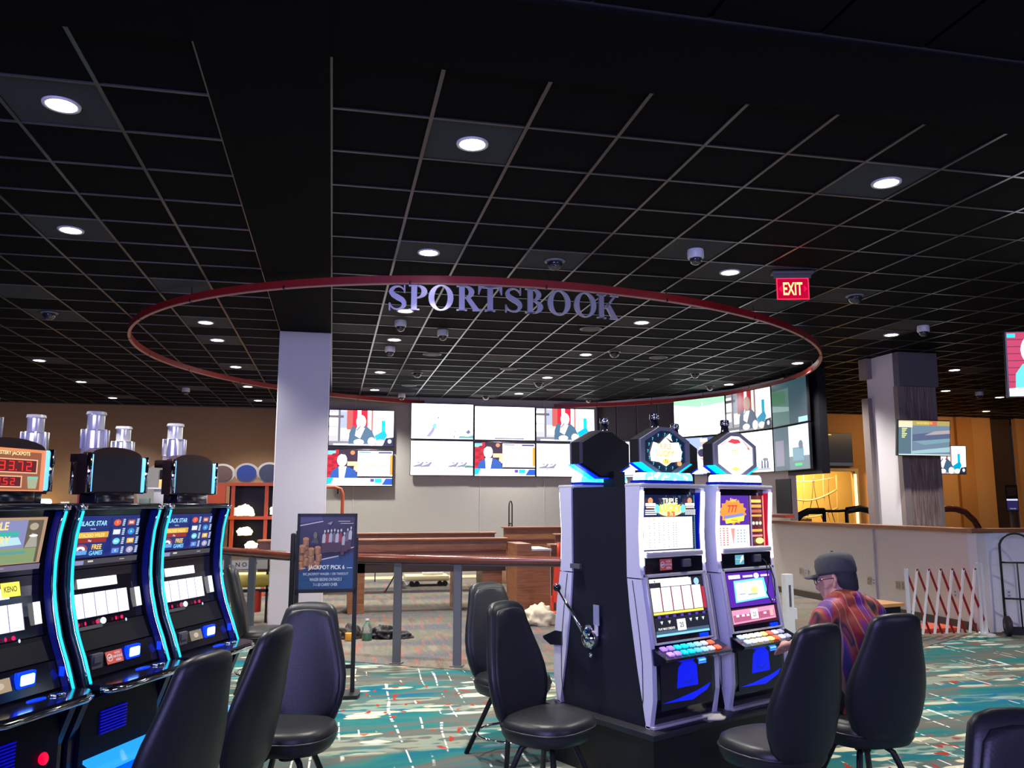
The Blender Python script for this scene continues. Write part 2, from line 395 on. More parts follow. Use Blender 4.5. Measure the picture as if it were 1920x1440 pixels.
def cellkey(x, y):
    a = xl if x < -.77 else xr
    for i in range(len(a) - 1):
        if a[i] <= x < a[i + 1]: break
    else: return None
    for j in range(len(ys) - 1):
        if ys[j] <= y < ys[j + 1]: return (a[i], ys[j])
    return None
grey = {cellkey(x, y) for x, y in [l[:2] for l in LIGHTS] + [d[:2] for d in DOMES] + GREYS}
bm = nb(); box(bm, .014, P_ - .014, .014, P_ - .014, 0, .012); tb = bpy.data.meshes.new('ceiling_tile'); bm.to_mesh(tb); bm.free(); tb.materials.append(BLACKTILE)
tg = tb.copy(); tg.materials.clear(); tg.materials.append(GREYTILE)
cells = [(x, y) for a in (xl, xr) for x in a[:-1] for y in ys[:-1]] + [(x, y) for a in (xl, xr) for x in a[:-1] for y in yn[1:]]
def infr(c):
    d = (c[0] + .3) * math.sin(R(12.4)) + (c[1] + .3) * math.cos(R(12.4)); s = (c[0] + .3) * math.cos(R(12.4)) - (c[1] + .3) * math.sin(R(12.4))
    return d > 2.6 and abs(s) < d * .68
vis = sorted([c for c in cells if infr(c)], key=lambda c: math.hypot(*c)); near = set(vis[:295])
far = nb(); farg = nb()
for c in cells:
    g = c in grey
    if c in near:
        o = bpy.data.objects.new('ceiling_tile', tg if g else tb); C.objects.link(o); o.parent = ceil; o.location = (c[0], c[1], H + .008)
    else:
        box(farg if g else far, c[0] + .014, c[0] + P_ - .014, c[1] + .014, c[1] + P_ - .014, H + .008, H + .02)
o = obj('ceiling_tiles', far, BLACKTILE, ceil); o['kind'] = 'stuff'
o = obj('grey_ceiling_tiles', farg, GREYTILE, ceil); o['kind'] = 'stuff'
for x in xl + xr:
    if x > X1: continue
    ylim = ys[-1]
    sbox('tee_bar', TEE, x - .012, x + .012, 4.13, ylim, H - .002, H + .02, ceil)
for y in ys + yn:
    sbox('cross_bar', TEE, xl[0], -.771, y - .011, y + .011, H, H + .02, ceil)
    sbox('cross_bar', TEE, -.081, xr[-1], y - .011, y + .011, H, H + .02, ceil)
bm = nb(); box(bm, -.765, -.083, Y0, 11.33, H - .03, H + .02); struct('trim_1', bm, SOFFIT)
bm = nb(); box(bm, X0, -.765, 3.43, 4.12, H - .02, H + .02); box(bm, -.083, X1, 3.43, 4.12, H - .02, H + .02); struct('trim_2', bm, SOFFIT)

# walls
def wall(name, pts, z0, z1, m, th=.15, parent=None):
    bm = nb()
    for (a, b) in zip(pts[:-1], pts[1:]):
        d = (Vector(b) - Vector(a)); n = Vector((-d.y, d.x)).normalized() * th
        prism(bm, [a, b, (b[0] + n.x, b[1] + n.y), (a[0] + n.x, a[1] + n.y)], z0, z1, 'z')
    return struct(name, bm, m, parent)
wall('wall_left_back', [(X0, 21.3), (-.7, 21.3)], 0, H, TAN)
wall('wall_left', [(X0, Y0), (X0, 21.3)], 0, H, TAN)
wall('wall_return', [(-.72, 21.3), (-.72, 18.25)], 0, H, WALLGREY)
wb = wall('wall_back', [(-.72, 18.25), (6.1, 18.25)], 0, H, WALLGREY)
for x in (.45, 3.27, 4.77):
    sbox('wall_seam', mat('wall seam', (.5, .48, .48), .7), x - .008, x + .008, 18.236, 18.25, .1, H, wb)
for nm, pts in (('wall_facet', [(6.1, 18.25), (7.5, 16.7)]), ('wall_right_back', [(7.5, 16.7), (8.16, 15.5), (8.36, 14.0), (8.33, 13.8)])):
    wall(nm, pts, 0, H, WALLBEIGE)
wall('wall_right_upper', [(8.33, 13.8), (8.26, 12.6)], 2.1, H, BLACKPL)
# dark panels over the lower facet screen
pf = Vector((6.1, 18.25)); pd = (Vector((7.5, 16.7)) - pf); L = pd.length; pd.normalize(); ang = math.atan2(pd.y, pd.x)
for i in range(4):
    o = sbox('wall_panel', PANELDARK, .01 + i * L / 4, (i + 1) * L / 4 - .02, -.05, -.01, 3.02, 3.86, None)
    o.location = (pf.x, pf.y, 0); o.rotation_euler.z = ang; o.parent = bpy.data.objects['wall_facet']
hw = wall('wall_half', [(8.0, 13.85), (7.95, 8.9)], 0, 1.22, WALLBEIGE, th=.14)
o = sbox('wall_cap', WOOD, -.06, .24, -.02, 4.98, 1.22, 1.27); o.location = (7.9, 8.86, 0); o.rotation_euler.z = R(-.6); o.parent = hw
for y in (10.9,): sbox('wall_seam', mat('wall seam', (.5, .48, .48), .7), 7.935, 7.97, y, y + .01, .1, 1.2, hw)
sbox('baseboard', mat('brown baseboard', (.10, .07, .055), .6), 7.93, 7.97, 9., 13.8, 0, .1, hw)
hf = wall('wall_half_front', [(7.95, 8.9), (13.5, 8.9)], 0, 1.22, WALLWHITE)
sbox('wall_cap', WOOD, 7.9, 13.5, 8.86, 9.09, 1.22, 1.27, hf)
# far room beyond the half wall
wr = struct('wall_right_far', nb(), ORANGE)
bm = nb(); box(bm, 8.4, 11.7, 19.4, 19.55, 0, H); box(bm, 11.7, 13.68, 19.4, 19.55, 2.42, H); box(bm, 13.68, 18.1, 19.4, 19.55, 0, H); box(bm, 18.95, X1, 19.4, 19.55, 0, H)
bm.to_mesh(wr.data); bm.free()
bm = nb(); box(bm, 18.1, 18.95, 19.6, 19.7, 0, H); struct('wall_recess', bm, DARKWOOD)
bm = nb(); box(bm, 8.4, 15.5, 21.6, 21.7, 0, H); struct('wall_alcove', bm, YELLOWW)
bm = nb(); box(bm, 13.68, 13.78, 19.37, 19.42, 0, 2.42); box(bm, 11.6, 13.78, 19.37, 19.42, 2.42, 2.5); struct('trim_3', bm, mat('alcove frame', (.7, .55, .35), .5))
for x in (13.66, 14.05):
    sbox('light_strip', mat('alcove light strip', (1, .9, .6), .4, emit=(1., .74, .36), es=1.5), x - .03, x + .03, 19.33, 19.37, .9, 2.35, wr)
wall('wall_right', [(X1, 19.5), (X1, Y0)], 0, H, TAN)
bm = nb(); box(bm, 16.9, 17.4, 19.3, 19.42, 0, H); struct('trim_4', bm, mat('orange pilaster', (.40, .17, .04), .8))

# pillars
bm = nb(); box(bm, -.771, -.083, 11.33, 12.0, 0, H - .03, bev=.012); pil = struct('pillar_left', bm, COLUMNPAINT)
sbox('corner_bead', mat('white corner bead', (.8, .78, .74), .5), -.092, -.078, 11.322, 11.34, 0, H - .04, pil)
pr = struct('pillar_right', nb(), COLUMNPAINT); bm = nb(); box(bm, 8.66, 9.36, 11.15, 11.8, 0, H); bm.to_mesh(pr.data); bm.free()
sbox('stone_panel', STONE, 8.78, 9.28, 11.08, 11.15, 0, 3.42, pr)
STFR = mat('pillar frame paint', (.22, .18, .17), .6)
sbox('frame_strip', STFR, 8.655, 8.78, 11.06, 11.16, 0, 3.42, pr); sbox('frame_strip', STFR, 9.28, 9.35, 11.06, 11.16, 0, 3.42, pr)
sbox('pillar_capital', mat('dark taupe paint', (.12, .11, .12), .7), 8.67, 9.38, 11.02, 11.2, 3.42, H, pr)
sbox('frame_strip', STFR, 8.58, 8.66, 11.7, 11.86, 0, 3.3, pr)
sbox('capital_block', STFR, 8.56, 8.66, 11.66, 11.86, 3.62, H, pr)

# ------------------------------------------------------------------ red ring and its letters
RC = Vector((2.70, 13.2)); RA, RB = 5.80, 4.95; ru = Vector((.7978, .6029)); rv = Vector((-.6029, .7978))
def ringpt(t, d=0.): 
    p = RC + ru * ((RA + d) * math.cos(t)) + rv * ((RB + d) * math.sin(t)); return p
ZR = 3.80
ring = thing('ceiling_ring', 'large red oval ring trim hanging under the black ceiling', 'ceiling trim', (RC.x, RC.y, ZR))
N = 180
def ringloop(d0, d1, z0, z1):
    bm = nb(); rs = []
    for i in range(N):
        t = 2 * PI * i / N; a = ringpt(t, d0) - RC; b = ringpt(t, d1) - RC
        rs.append([(a.x, a.y, z0), (b.x, b.y, z0), (b.x, b.y, z1), (a.x, a.y, z1)])
    loft(bm, rs, loop=True); return bm
obj('red_band', ringloop(-.014, .014, .006, .085), REDTRIM, ring)
obj('lower_edge', ringloop(-.018, .018, -.004, .006), RINGEDGE, ring)
jb = nb(); jb.free()
for i in range(24):
    t = 2 * PI * (i + .4) / 24; a = ringpt(t) - RC
    o = sbox('joint_clip', BLACKMET, -.022, .022, -.008, .008, -.008, .03, ring); o.location = (a.x, a.y, 0); o.rotation_euler.z = t + R(37)
    bm = nb(); tube(bm, [(a.x, a.y, .08), (a.x, a.y, .16)], .006, 6); obj('hanger', bm, BLACKMET, ring)

# serif letters built stroke by stroke (height 1)
def ellring(cx, cy, ax, ay, bx, by, a0=0, a1=360, n=28, ox=0.):
    o = []
    for i in range(n):
        t0, t1 = R(a0 + (a1 - a0) * i / n), R(a0 + (a1 - a0) * (i + 1) / n)
        o.append([(cx + ax * math.cos(t0), cy + ay * math.sin(t0)), (cx + ax * math.cos(t1), cy + ay * math.sin(t1)), (cx + ox + bx * math.cos(t1), cy + by * math.sin(t1)), (cx + ox + bx * math.cos(t0), cy + by * math.sin(t0))])
    return o
def rc(x0, y0, x1, y1): return [(x0, y0), (x1, y0), (x1, y1), (x0, y1)]
def stem(x, w_=.2, s=.09): return [rc(x, 0, x + w_, 1), rc(x - s, 0, x + w_ + s, .05), rc(x - s, .95, x + w_ + s, 1)]
def sstroke():
    pts = [(.60, .74), (.52, .88), (.37, .955), (.20, .90), (.125, .755), (.20, .62), (.36, .51), (.52, .40), (.585, .25), (.51, .10), (.34, .045), (.17, .11), (.07, .28)]
    wd = [.02, .05, .05, .10, .16, .19, .21, .19, .16, .10, .05, .05, .02]; out = []; f = []
    def cr(a, b, c_, d, t): return .5 * ((2 * b) + (-a + c_) * t + (2 * a - 5 * b + 4 * c_ - d) * t * t + (-a + 3 * b - 3 * c_ + d) * t ** 3)
    for i in range(len(pts) - 1):
        for k in range(4):
            t = k / 4; p = [pts[max(0, i - 1)], pts[i], pts[i + 1], pts[min(len(pts) - 1, i + 2)]]
            f.append((cr(*[q[0] for q in p], t), cr(*[q[1] for q in p], t), wd[i] + (wd[i + 1] - wd[i]) * t))
    f.append((*pts[-1], wd[-1])); L_, R_ = [], []
    for i, (x, y, w_) in enumerate(f):
        a = f[max(0, i - 1)]; b = f[min(len(f) - 1, i + 1)]; d = Vector((b[0] - a[0], b[1] - a[1])).normalized(); n = Vector((-d.y, d.x)) * w_ / 2
        L_.append((x + n.x, y + n.y)); R_.append((x - n.x, y - n.y))
    out = [[L_[i], L_[i + 1], R_[i + 1], R_[i]] for i in range(len(f) - 1)]
    return out + [rc(.57, .70, .62, 1.0), rc(.05, 0, .1, .3)]
LET = {
 'S': (sstroke(), .68),
 'P': (stem(.12) + ellring(.32, .735, .36, .265, .155, .215, -90, 90, 16), .74),
 'O': (ellring(.44, .5, .44, .515, .235, .465), .88),
 'R': (stem(.12) + ellring(.32, .745, .34, .255, .14, .205, -90, 90, 16) + [[(.34, .52), (.52, .52), (.84, .05), (.62, .05)], rc(.60, 0, .94, .05)], .92),
 'T': (stem(.33) + [rc(.0, .93, .86, 1), [(.0, .93), (.0, .68), (.04, .68), (.12, .93)], [(.74, .93), (.82, .68), (.86, .68), (.86, .93)]], .86),
 'B': (stem(.12) + ellring(.32, .755, .31, .245, .12, .195, -90, 90, 16) + ellring(.32, .265, .38, .265, .17, .215, -90, 90, 16) + [rc(.3, .5, .42, .55)], .76),
 'K': (stem(.10) + [[(.28, .42), (.40, .42), (.80, .95), (.70, .95)], [(.36, .56), (.50, .68), (.86, .05), (.62, .05)], rc(.56, .95, .92, 1), rc(.54, 0, .96, .05)], .96)}
LETMAT = mat('brushed violet silver letter metal', (.50, .50, .62), .38, .75)
word = thing('sportsbook_sign', 'silver serif letters reading SPORTSBOOK hung along the red ring', 'sign', (1.7, 8.0, 3.5))
order = [('S', 751), ('P', 790), ('O', 832), ('R', 884), ('T', 925), ('S', 967), ('B', 1004), ('O', 1048), ('O', 1096), ('K', 1140)]
XS = {735: .50, 946: 1.63, 1160: 2.93}
def pxX(p): return .50 + (p - 735) * (1.13 / 211) if p < 946 else 1.63 + (p - 946) * (1.30 / 214)
def ring_front(x):
    best = min((ringpt(2 * PI * i / 1440, -.01) for i in range(1440)), key=lambda p: abs(p.x - x) + (100 if p.y > 11 else 0)); return best.y
for ch, px in order:
    polys, wd = LET[ch]; hgt = .262; x = pxX(px); y = ring_front(x); y2 = ring_front(x + .1); y1_ = ring_front(x - .1)
    bm = nb()
    for p in polys: prism(bm, [((a - wd / 2) * hgt * 1.1, b * hgt) for a, b in p], -.012, .012, 'y')
    o = obj('letter', bm, LETMAT, word); o['label'] = f'silver letter {ch}'
    o.location = (x - 1.7, y - 8.0, ZR - .01 - hgt - 3.5); o.rotation_euler.z = math.atan2(y2 - y1_, .2)
    bm = nb(); tube(bm, [(0, 0, hgt - .01), (0, 0, hgt + .02)], .008, 6); m_ = obj('mount', bm, BLACKMET, word); m_.location = o.location
# ------------------------------------------------------------------ ceiling fixtures
rows = {0: 'in the row left of the pale pillar', 1: 'in the row above the letter S of the sign', 2: 'in the row above the right screens of the back wall', 3: 'in the row ending over the angled right screens', 4: 'in the far left row', 5: 'over the orange-walled room'}
cnt = {}; ordn = ['nearest', 'second nearest', 'third nearest', 'fourth nearest', 'fifth nearest', 'sixth nearest', 'seventh nearest', 'eighth nearest']
def make_light(warm):
    t = thing('ceiling_light', '', 'ceiling light')
    bm = nb(); loft(bm, [circ(r_, 28, z_) for r_, z_ in ((.085, -.010), (.105, -.012), (.108, 0), (.085, 0))], loop=True); obj('trim_ring', bm, WHITEPL, t, smooth=True)
    bm = nb(); lathe(bm, [(.0, -.009), (.086, -.009), (.086, -.002), (.0, -.002)], 28); obj('diffuser', bm, WARMLAMP if warm else LAMPGLOW, t)
    return t
pl_, pw_ = make_light(False), make_light(True); usedl = set()
for x, y, r_ in sorted(LIGHTS, key=lambda l: (l[2], l[1])):
    k = cnt.get(r_, 0); cnt[r_] = k + 1; warm = r_ == 5
    src = pw_ if warm else pl_; lab = f'round white downlight, {ordn[k]} {rows[r_]}'
    if src not in usedl: o = src; usedl.add(src); o.location = (x, y, H + .006); o['label'] = lab
    else: o = dup(src, (x, y, H + .006), 0, lab)
    o['group'] = 'round downlights in the ceiling'
    if (x, y) == (3.94, 9.91): continue
    light('downlight_beam', 'SPOT', (x, y, H - .03), 440 if not warm else 90, (1., .95, .88) if not warm else (1, .8, .55), .08, rot=(0, 0, 0), spot=120, blend=.8)
labs = {(2.08, 7.49): 'smoked ceiling dome camera above the letter B of the sign', (3.29, 6.87): 'white dome camera left of the red EXIT sign', (5.83, 8.06): 'smoked ceiling dome camera right of the red EXIT sign', (7.75, 9.31): 'white dome camera above the right pillar',
        (.81, 10.5): 'white dome camera just below the letter P of the sign', (.80, 12.36): 'white dome camera, second in line below the sign letters', (4.3, 12.0): 'smoked dome camera beside the downlight under the letter K', (1.46, 14.76): 'smoked dome camera behind the white ones near the pale pillar',
        (1.43, 17.8): 'small white dome camera above the first back wall screen', (3.29, 17.7): 'smoked dome camera above the middle back wall screen', (5.7, 17.7): 'smoked dome camera above the third back wall screen', (-3.55, 10.99): 'smoked dome camera left of the red ring',
        (-3.05, 17.85): 'white dome camera far left above the brown wall', (6.48, 13.72): 'smoked dome camera in front of the angled pale green screen', (7.5, 15.2): 'smoked dome camera over the top edge of the angled pale green screen', (3.96, 15.52): 'smoked dome camera beyond the downlight inside the ring',
        (1.43, 10.98): 'black dome camera in a grey tile behind the letter R', (13.6, 14.8): 'white dome camera right of the right pillar'}
def make_dome(kind):
    t = thing('dome_camera', '', 'security camera')
    if kind == 's':
        bm = nb(); lathe(bm, [(.0, 0), (.075, 0), (.078, -.02), (.078, -.075), (.07, -.085), (.0, -.085)], 24); obj('housing', bm, WHITEPL, t, smooth=True, autos=50)
        bm = nb(); lathe(bm, [(.06, -.08), (.058, -.105), (.045, -.13), (.022, -.145), (.0, -.148)], 24); obj('dome', bm, DOMEGL, t, smooth=True)
    else:
        bm = nb(); lathe(bm, [(.0, 0), (.10, 0), (.105, -.008), (.085, -.016), (.0, -.016)], 28); obj('housing', bm, mat('grey camera ring', (.2, .2, .22), .4), t, smooth=True)
        bm = nb(); lathe(bm, [(.08, -.012), (.078, -.04), (.06, -.075), (.03, -.095), (.0, -.1)], 24); obj('dome', bm, DOMEGL, t, smooth=True)
    return t
pr_ = {k: make_dome(k) for k in 'sr'}; ud = set()
for x, y, k in DOMES:
    lab = labs[(x, y)]
    if k not in ud: ud.add(k); o = pr_[k]; o.location = (x, y, H + .006); o['label'] = lab
    else: o = dup(pr_[k], (x, y, H + .006), 0, lab)
    o['group'] = 'security dome cameras on the ceiling'
sp = thing('ceiling_speaker', '', 'ceiling speaker')
bm = nb(); lathe(bm, [(.0, 0), (.15, 0), (.155, -.012), (.13, -.018), (.0, -.018)], 28); obj('rim', bm, mat('grey speaker rim', (.16, .17, .19), .5), sp, smooth=True)
bm = nb(); lathe(bm, [(.0, -.018), (.125, -.018), (.12, -.022), (.0, -.022)], 28); obj('grille', bm, mat('black grille', (.02, .02, .025), .6), sp)
SPK = [((3.4, 10.42), 'flat round ceiling speaker behind the second letter O'), ((1.5, 12.81), 'flat round ceiling speaker between the downlight rows near the pillar'), ((3.0, 13.94), 'flat round ceiling speaker in the middle of the ring'),
       ((1.46, 16.4), 'flat round ceiling speaker above the first back wall screen'), ((4.5, 16.36), 'flat round ceiling speaker close to the back wall screens'), ((5.17, 12.3), 'flat round ceiling speaker right of the ring centre'), ((5.78, 14.61), 'flat round ceiling speaker above the dark wall panels')]
for i, (p, lab) in enumerate(SPK):
    if i == 0: sp.location = (*p, H + .006); sp['label'] = lab; o = sp
    else: o = dup(sp, (*p, H + .006), 0, lab)
    o['group'] = 'round ceiling speakers'

# exit sign
ex = thing('exit_sign', 'red lit EXIT sign with arrows hanging from the ceiling', 'exit sign', (4.56, 7.3, 3.63), R(-14))
sbox('canopy', GREYMET, -.21, .21, -.05, .05, .295, .325, ex, bev=.006)
sbox('bracket', GREYMET, -.19, .19, -.012, .012, .255, .30, ex)
sbox('panel', mat('red edge-lit acrylic', (.25, .0, .01), .2, emit=(.40, .0, .03), es=1.), -.165, .165, -.006, .006, .03, .255, ex)
p = Pic(.33, .225); p.rect(0, 0, 1, .04, (2.5, .03, .1)).rect(0, .96, 1, 1, (2.5, .03, .1)).rect(0, 0, .03, 1, (2.5, .03, .1)).rect(.97, 0, 1, 1, (2.5, .03, .1))
p.text(.5, .2, .6, 'EXIT', (3., .9, .35), wmax=.6).poly([(.06, .5), (.16, .34), (.16, .66)], (1.2, .0, .05)).poly([(.94, .5), (.84, .34), (.84, .66)], (1.2, .0, .05))
p.build('lettering', ex, T(0, -.008, .1425))

# ================================================================== TELEVISIONS
TVFR = mat('black television bezel', (.008, .008, .01), .25)
def pic_host(p, k=1., dim=False):
    w_ = 2.6 * k
    p.rect(0, 0, 1, 1, (.75 * k, .72 * k, .78 * k)); p.rect(0, .55, .13, .92, (w_, w_, w_)).rect(.15, .5, .27, .95, (.55 * k, .62 * k, .8 * k)).rect(.14, 0, .17, 1, (.22 * k, .2 * k, .24 * k)).rect(0, .78, .22, .85, (.2 * k, .16 * k, .2 * k))
    p.rect(0, .28, .12, .5, (w_, w_, w_)).rect(.18, .2, .32, .48, (w_, w_, w_)).rect(0, 0, .3, .12, (.3 * k, .3 * k, .36 * k))
    p.rect(.27, .45, .36, 1, (.7 * k, .16 * k, .14 * k)).rect(.36, .3, .60, 1, (.85 * k, .03 * k, .06 * k)).rect(.43, .5, .49, 1, (w_, w_, w_)).rect(.59, .3, .64, 1, (w_, w_, 2 * k)).rect(.655, .3, .67, 1, (.8 * k, .15 * k, .1 * k))
    p.rect(.68, .18, 1, 1, (w_, w_, w_)).rect(.81, .38, .87, .72, (.0, .85 * k, 1.3 * k)).poly([(.70, .28), (.81, .4), (.87, .42), (.9, .3), (.85, .14), (.74, .14)], (.0, .6 * k, 1. * k))
    p.poly([(.30, .05), (.31, .35), (.36, .55), (.44, .5), (.58, .55), (.66, .42), (.72, .2), (.72, .05)], (.10 * k, .20 * k, .32 * k)).poly([(.42, .5), (.55, .5), (.48, .2), (.40, .28)], (w_, w_, w_))
    p.ell(.49, .68, .075, .19, (w_, 2.2 * k, 2 * k) if not dim else (.9 * k, .55 * k, .42 * k)); p.line(.42, .42, .48, .55, .02, (.05, .07, .12))
    p.ell(.46, .1, .08, .08, (w_, w_, 2.3 * k)).ell(.66, .12, .06, .12, (w_, w_, w_)).ell(.8, .1, .07, .08, (w_, w_, 2 * k)); p.poly([(.83, 0), (.88, .22), (1, .25), (1, 0)], (.02, .03, .10 * k)).ell(.94, .13, .03, .06, (1.5 * k, 1.6 * k, 2 * k)); p.rect(.07, .01, .3, .05, (w_, w_, w_))
def pic_news(p, k=1.):
    w_ = 2.6 * k
    p.rect(0, 0, 1, 1, (.05 * k, .02 * k, .05 * k)).poly([(0, .2), (0, .85), (.12, 1), (.17, 1), (.14, .2)], (.75 * k, .02 * k, .04 * k)).rect(0, .86, .12, .97, (.3 * k, 1.1 * k, 1.4 * k))
    for i in range(6): p.ell(.05 + .06 * (i % 2), .35 + .1 * i, .05, .05, (.5 * k, .01, .02))
    p.ell(.38, .92, .035, .06, (1.3 * k, .35 * k, .15 * k)).rect(.3, .55, .46, .67, (2 * k, .9 * k, .5 * k)).ell(.44, .48, .04, .1, (1.8 * k, .8 * k, .5 * k))
    p.poly([(.04, .22), (.07, .4), (.16, .52), (.32, .52), (.43, .42), (.46, .22)], (.03 * k, .13 * k, .55 * k)).poly([(.17, .53), (.29, .53), (.26, .22), (.18, .22)], (w_, w_, w_)).ell(.22, .71, .075, .18, (w_, 2.3 * k, 2.1 * k)).poly([(.15, .8), (.18, .93), (.26, .92), (.3, .78), (.26, .86), (.2, .87)], (.06, .04, .05))
    p.rect(.46, .26, 1, .97, (w_, w_, 2.3 * k)).rect(.48, .92, .66, .95, (.05, .3 * k, .35 * k)).rect(.78, .9, .99, .95, (.06 * k, .08 * k, .3 * k)).rect(.96, .3, 1, .86, (1.8 * k, .5 * k, .08 * k)).rect(.47, .24, .98, .265, (.04, .04, .06))
    p.text(.74, .5, .08, 'SPORTS TALK', (.65 * k, .45 * k, .05), wmax=.36)
    p.rect(0, 0, 1, .21, (w_, w_, w_)).poly([(0, .02), (0, .22), (.1, .22), (.06, .05)], (.0, .7 * k, 1. * k)).rect(.66, .1, .72, .19, (.15 * k, .08 * k, .6 * k)).rect(.73, .08, .84, .2, (.0, .8 * k, 1. * k)).poly([(.84, .02), (.9, .2), (1, .2), (1, .02)], (.02, .12 * k, .7 * k)).rect(.28, .055, .86, .07, (.35 * k, .3 * k, .4 * k))
def horse(p, x, y, s, c):
    p.poly([(x, y), (x + .1 * s, y + .05 * s), (x + .14 * s, y + .12 * s), (x + .17 * s, y + .1 * s), (x + .13 * s, y), (x + .12 * s, y - .04 * s), (x, y - .05 * s), (x - .04 * s, y - .02 * s)], c)
    for a, b in ((0, -.05), (.03, .02), (.1, .06), (.12, .15)): p.line(x + a * s, y - .03 * s, x + b * s, y - .16 * s, .012, c)
    p.ell(x + .07 * s, y + .09 * s, .025 * s, .035 * s, (.6, .5, .7))
def pic_horses(p, k=1.):
    p.rect(0, 0, 1, 1, (2.6 * k, 2.7 * k, 2.9 * k))
    for x in (.06, .19, .62, .76): horse(p, x, .28, .9, (.32, .34, .45))
    p.poly([(.86, .26), (.9, .30), (1, .28), (1, .22), (.88, .22)], (.15, .35, .28)); p.ell(.37, .28, .015, .012, (.4, .4, .5))
def pic_runner(p, k=1.):
    p.rect(0, 0, 1, 1, (2.6 * k, 2.7 * k, 2.9 * k)).poly([(.24, .06), (.30, .05), (.36, .2), (.41, .42), (.37, .44), (.32, .25)], (.5, .45, .7)).ell(.37, .36, .03, .07, (.3, .8, 1.)).ell(.43, .60, .014, .025, (.3, .3, .4)).line(.36, .16, .47, .15, .01, (.5, .7, .7))
    p.poly([(.76, .02), (.78, .09), (.92, .08), (1, .12), (1, .02)], (.25, .5, .5)).poly([(.88, .2), (.93, .28), (.96, .2), (.92, .14)], (.2, .22, .4)).rect(.68, .02, .7, .1, (.3, .4, .5)).ell(.67, .22, .008, .02, (.3, .3, .4)).ell(.71, .22, .008, .025, (.2, .2, .3))
def pic_blank(p, k=1.):
    p.rect(0, 0, 1, 1, (2.7 * k, 2.8 * k, 2.9 * k)).rect(.33, .02, .82, .06, (.25, .3, .5)).ell(.22, .14, .012, .015, (1.2, .6, .5)).rect(.02, .01, .2, .03, (.3, .6, .6))
def pic_field(p, k=1.):
    p.rect(0, 0, 1, 1, (2.2 * k, 2.5 * k, 2.2 * k)).poly([(0, 1), (1, 1), (1, .8), (.6, .74), (0, .88)], (.45 * k, .95 * k, .6 * k)).poly([(0, .9), (.5, .78), (1, .84), (1, .76), (.4, .7), (0, .78)], (1.1 * k, 1.7 * k, 1.3 * k)).poly([(.56, .82), (.575, .9), (.59, .82)], (1.5, 1.8, 1.6))
def pic_baseball(p, k=1.):
    p.rect(0, 0, 1, 1, (.09 * k, .16 * k, .36 * k)).rect(.0, 0, .55, 1, (.5 * k, .62 * k, .9 * k)).poly([(.46, .1), (.44, .5), (.5, .74), (.66, .74), (.74, .5), (.76, .1)], (2.2 * k, 2.1 * k, 2.2 * k)).ell(.58, .84, .055, .1, (1.1 * k, .6 * k, .5 * k)).rect(.51, .88, .65, .97, (2.2 * k, 2.2 * k, 2.2 * k))
    p.ell(.53, .58, .07, .11, (.05, .04, .1)).line(.5, .45, .8, .2, .02, (.8 * k, .15 * k, .2 * k)).rect(.05, .03, .8, .1, (1.8 * k, 1.8 * k, 1.9 * k))
def pic_studio_white(p, k=1.):
    p.rect(0, 0, 1, 1, (2.4 * k, 2.4 * k, 2.4 * k)).rect(.0, .0, .06, .8, (1.8 * k, .9 * k, .4 * k))
    for x in (.3, .36, .74, .80, .86): p.poly([(x, .08), (x + .01, .3), (x + .04, .26), (x + .045, .08)], (.12, .14, .25))
    p.rect(.1, .04, .95, .09, (.5 * k, .55 * k, .6 * k)).ell(.84, .3, .06, .04, (.2, .25, .3))
def pic_side(p, k=1.):
    p.rect(0, 0, 1, 1, (.16 * k, .26 * k, .30 * k)).rect(0, 0, .45, 1, (.05, .10, .13)).rect(.45, .3, 1, 1, (.9 * k, 1.3 * k, 1.4 * k)).rect(.55, .2, .85, .5, (.2 * k, .4 * k, .5 * k)).rect(.05, .1, .3, .7, (.22, .2, .28)).rect(.6, .08, .8, .14, (.05, .8 * k, .25 * k)).ell(.78, .55, .06, .1, (.12, .15, .2))
def pic_side_up(p, k=1.):  # dark right half is a reflection drawn into the picture
    p.rect(0, 0, 1, 1, (.02, .06, .08)).rect(0, .0, .5, .85, (.06, .14, .13)).poly([(0, .5), (.5, .4), (.5, .3), (0, .35)], (.2, .3, .3)).poly([(0, .85), (.4, .8), (.4, .5), (0, .5)], (.04, .13, .07)).rect(.75, 0, 1, .12, (.5 * k, .9 * k, 1. * k))
def tv(label, p0, p1, z0, z1, fn, k=1., group='screens of the back wall', tilt=0.):
    p0 = Vector(p0); p1 = Vector(p1); d = p1 - p0; W = d.length - .015; Hh = z1 - z0 - .015
    t = thing('television', label, 'television', ((p0.x + p1.x) / 2, (p0.y + p1.y) / 2, z0), math.atan2(d.y, d.x), group)
    bm = nb(); box(bm, -W / 2, W / 2, 0, .05, 0, Hh, bev=.006); obj('casing', bm, TVFR, t)
    bm = nb(); box(bm, -W * .18, W * .18, .05, .13, Hh * .3, Hh * .7); obj('wall_mount', bm, BLACKMET, t)
    b = .014; p = Pic(W - 2 * b, Hh - 2 * b, top=2.2); fn(p, k); p.build('screen', t, T(0, -.001, Hh / 2))
    if tilt: t.rotation_euler.x = tilt
    return t
yb = 18.12
xs = [1.66, 3.10, 4.54, 5.98]
tv('upper left screen of the block of six, white with a small runner', (xs[0], yb), (xs[1], yb), 3.0, 3.83, pic_runner)
tv('upper middle screen of the block of six, almost all white', (xs[1], yb), (xs[2], yb), 3.0, 3.80, pic_blank)
tv('upper right screen of the block of six, seated man before red panels', (xs[2], yb), (xs[3], yb), 2.99, 3.79, pic_host)
tv('lower left screen of the block of six, white with grey race horses', (xs[0], yb), (xs[1], yb), 2.19, 2.99, pic_horses)
tv('lower middle screen of the block of six, news presenter in blue jacket', (xs[1], yb), (xs[2], yb), 2.18, 2.98, pic_news)
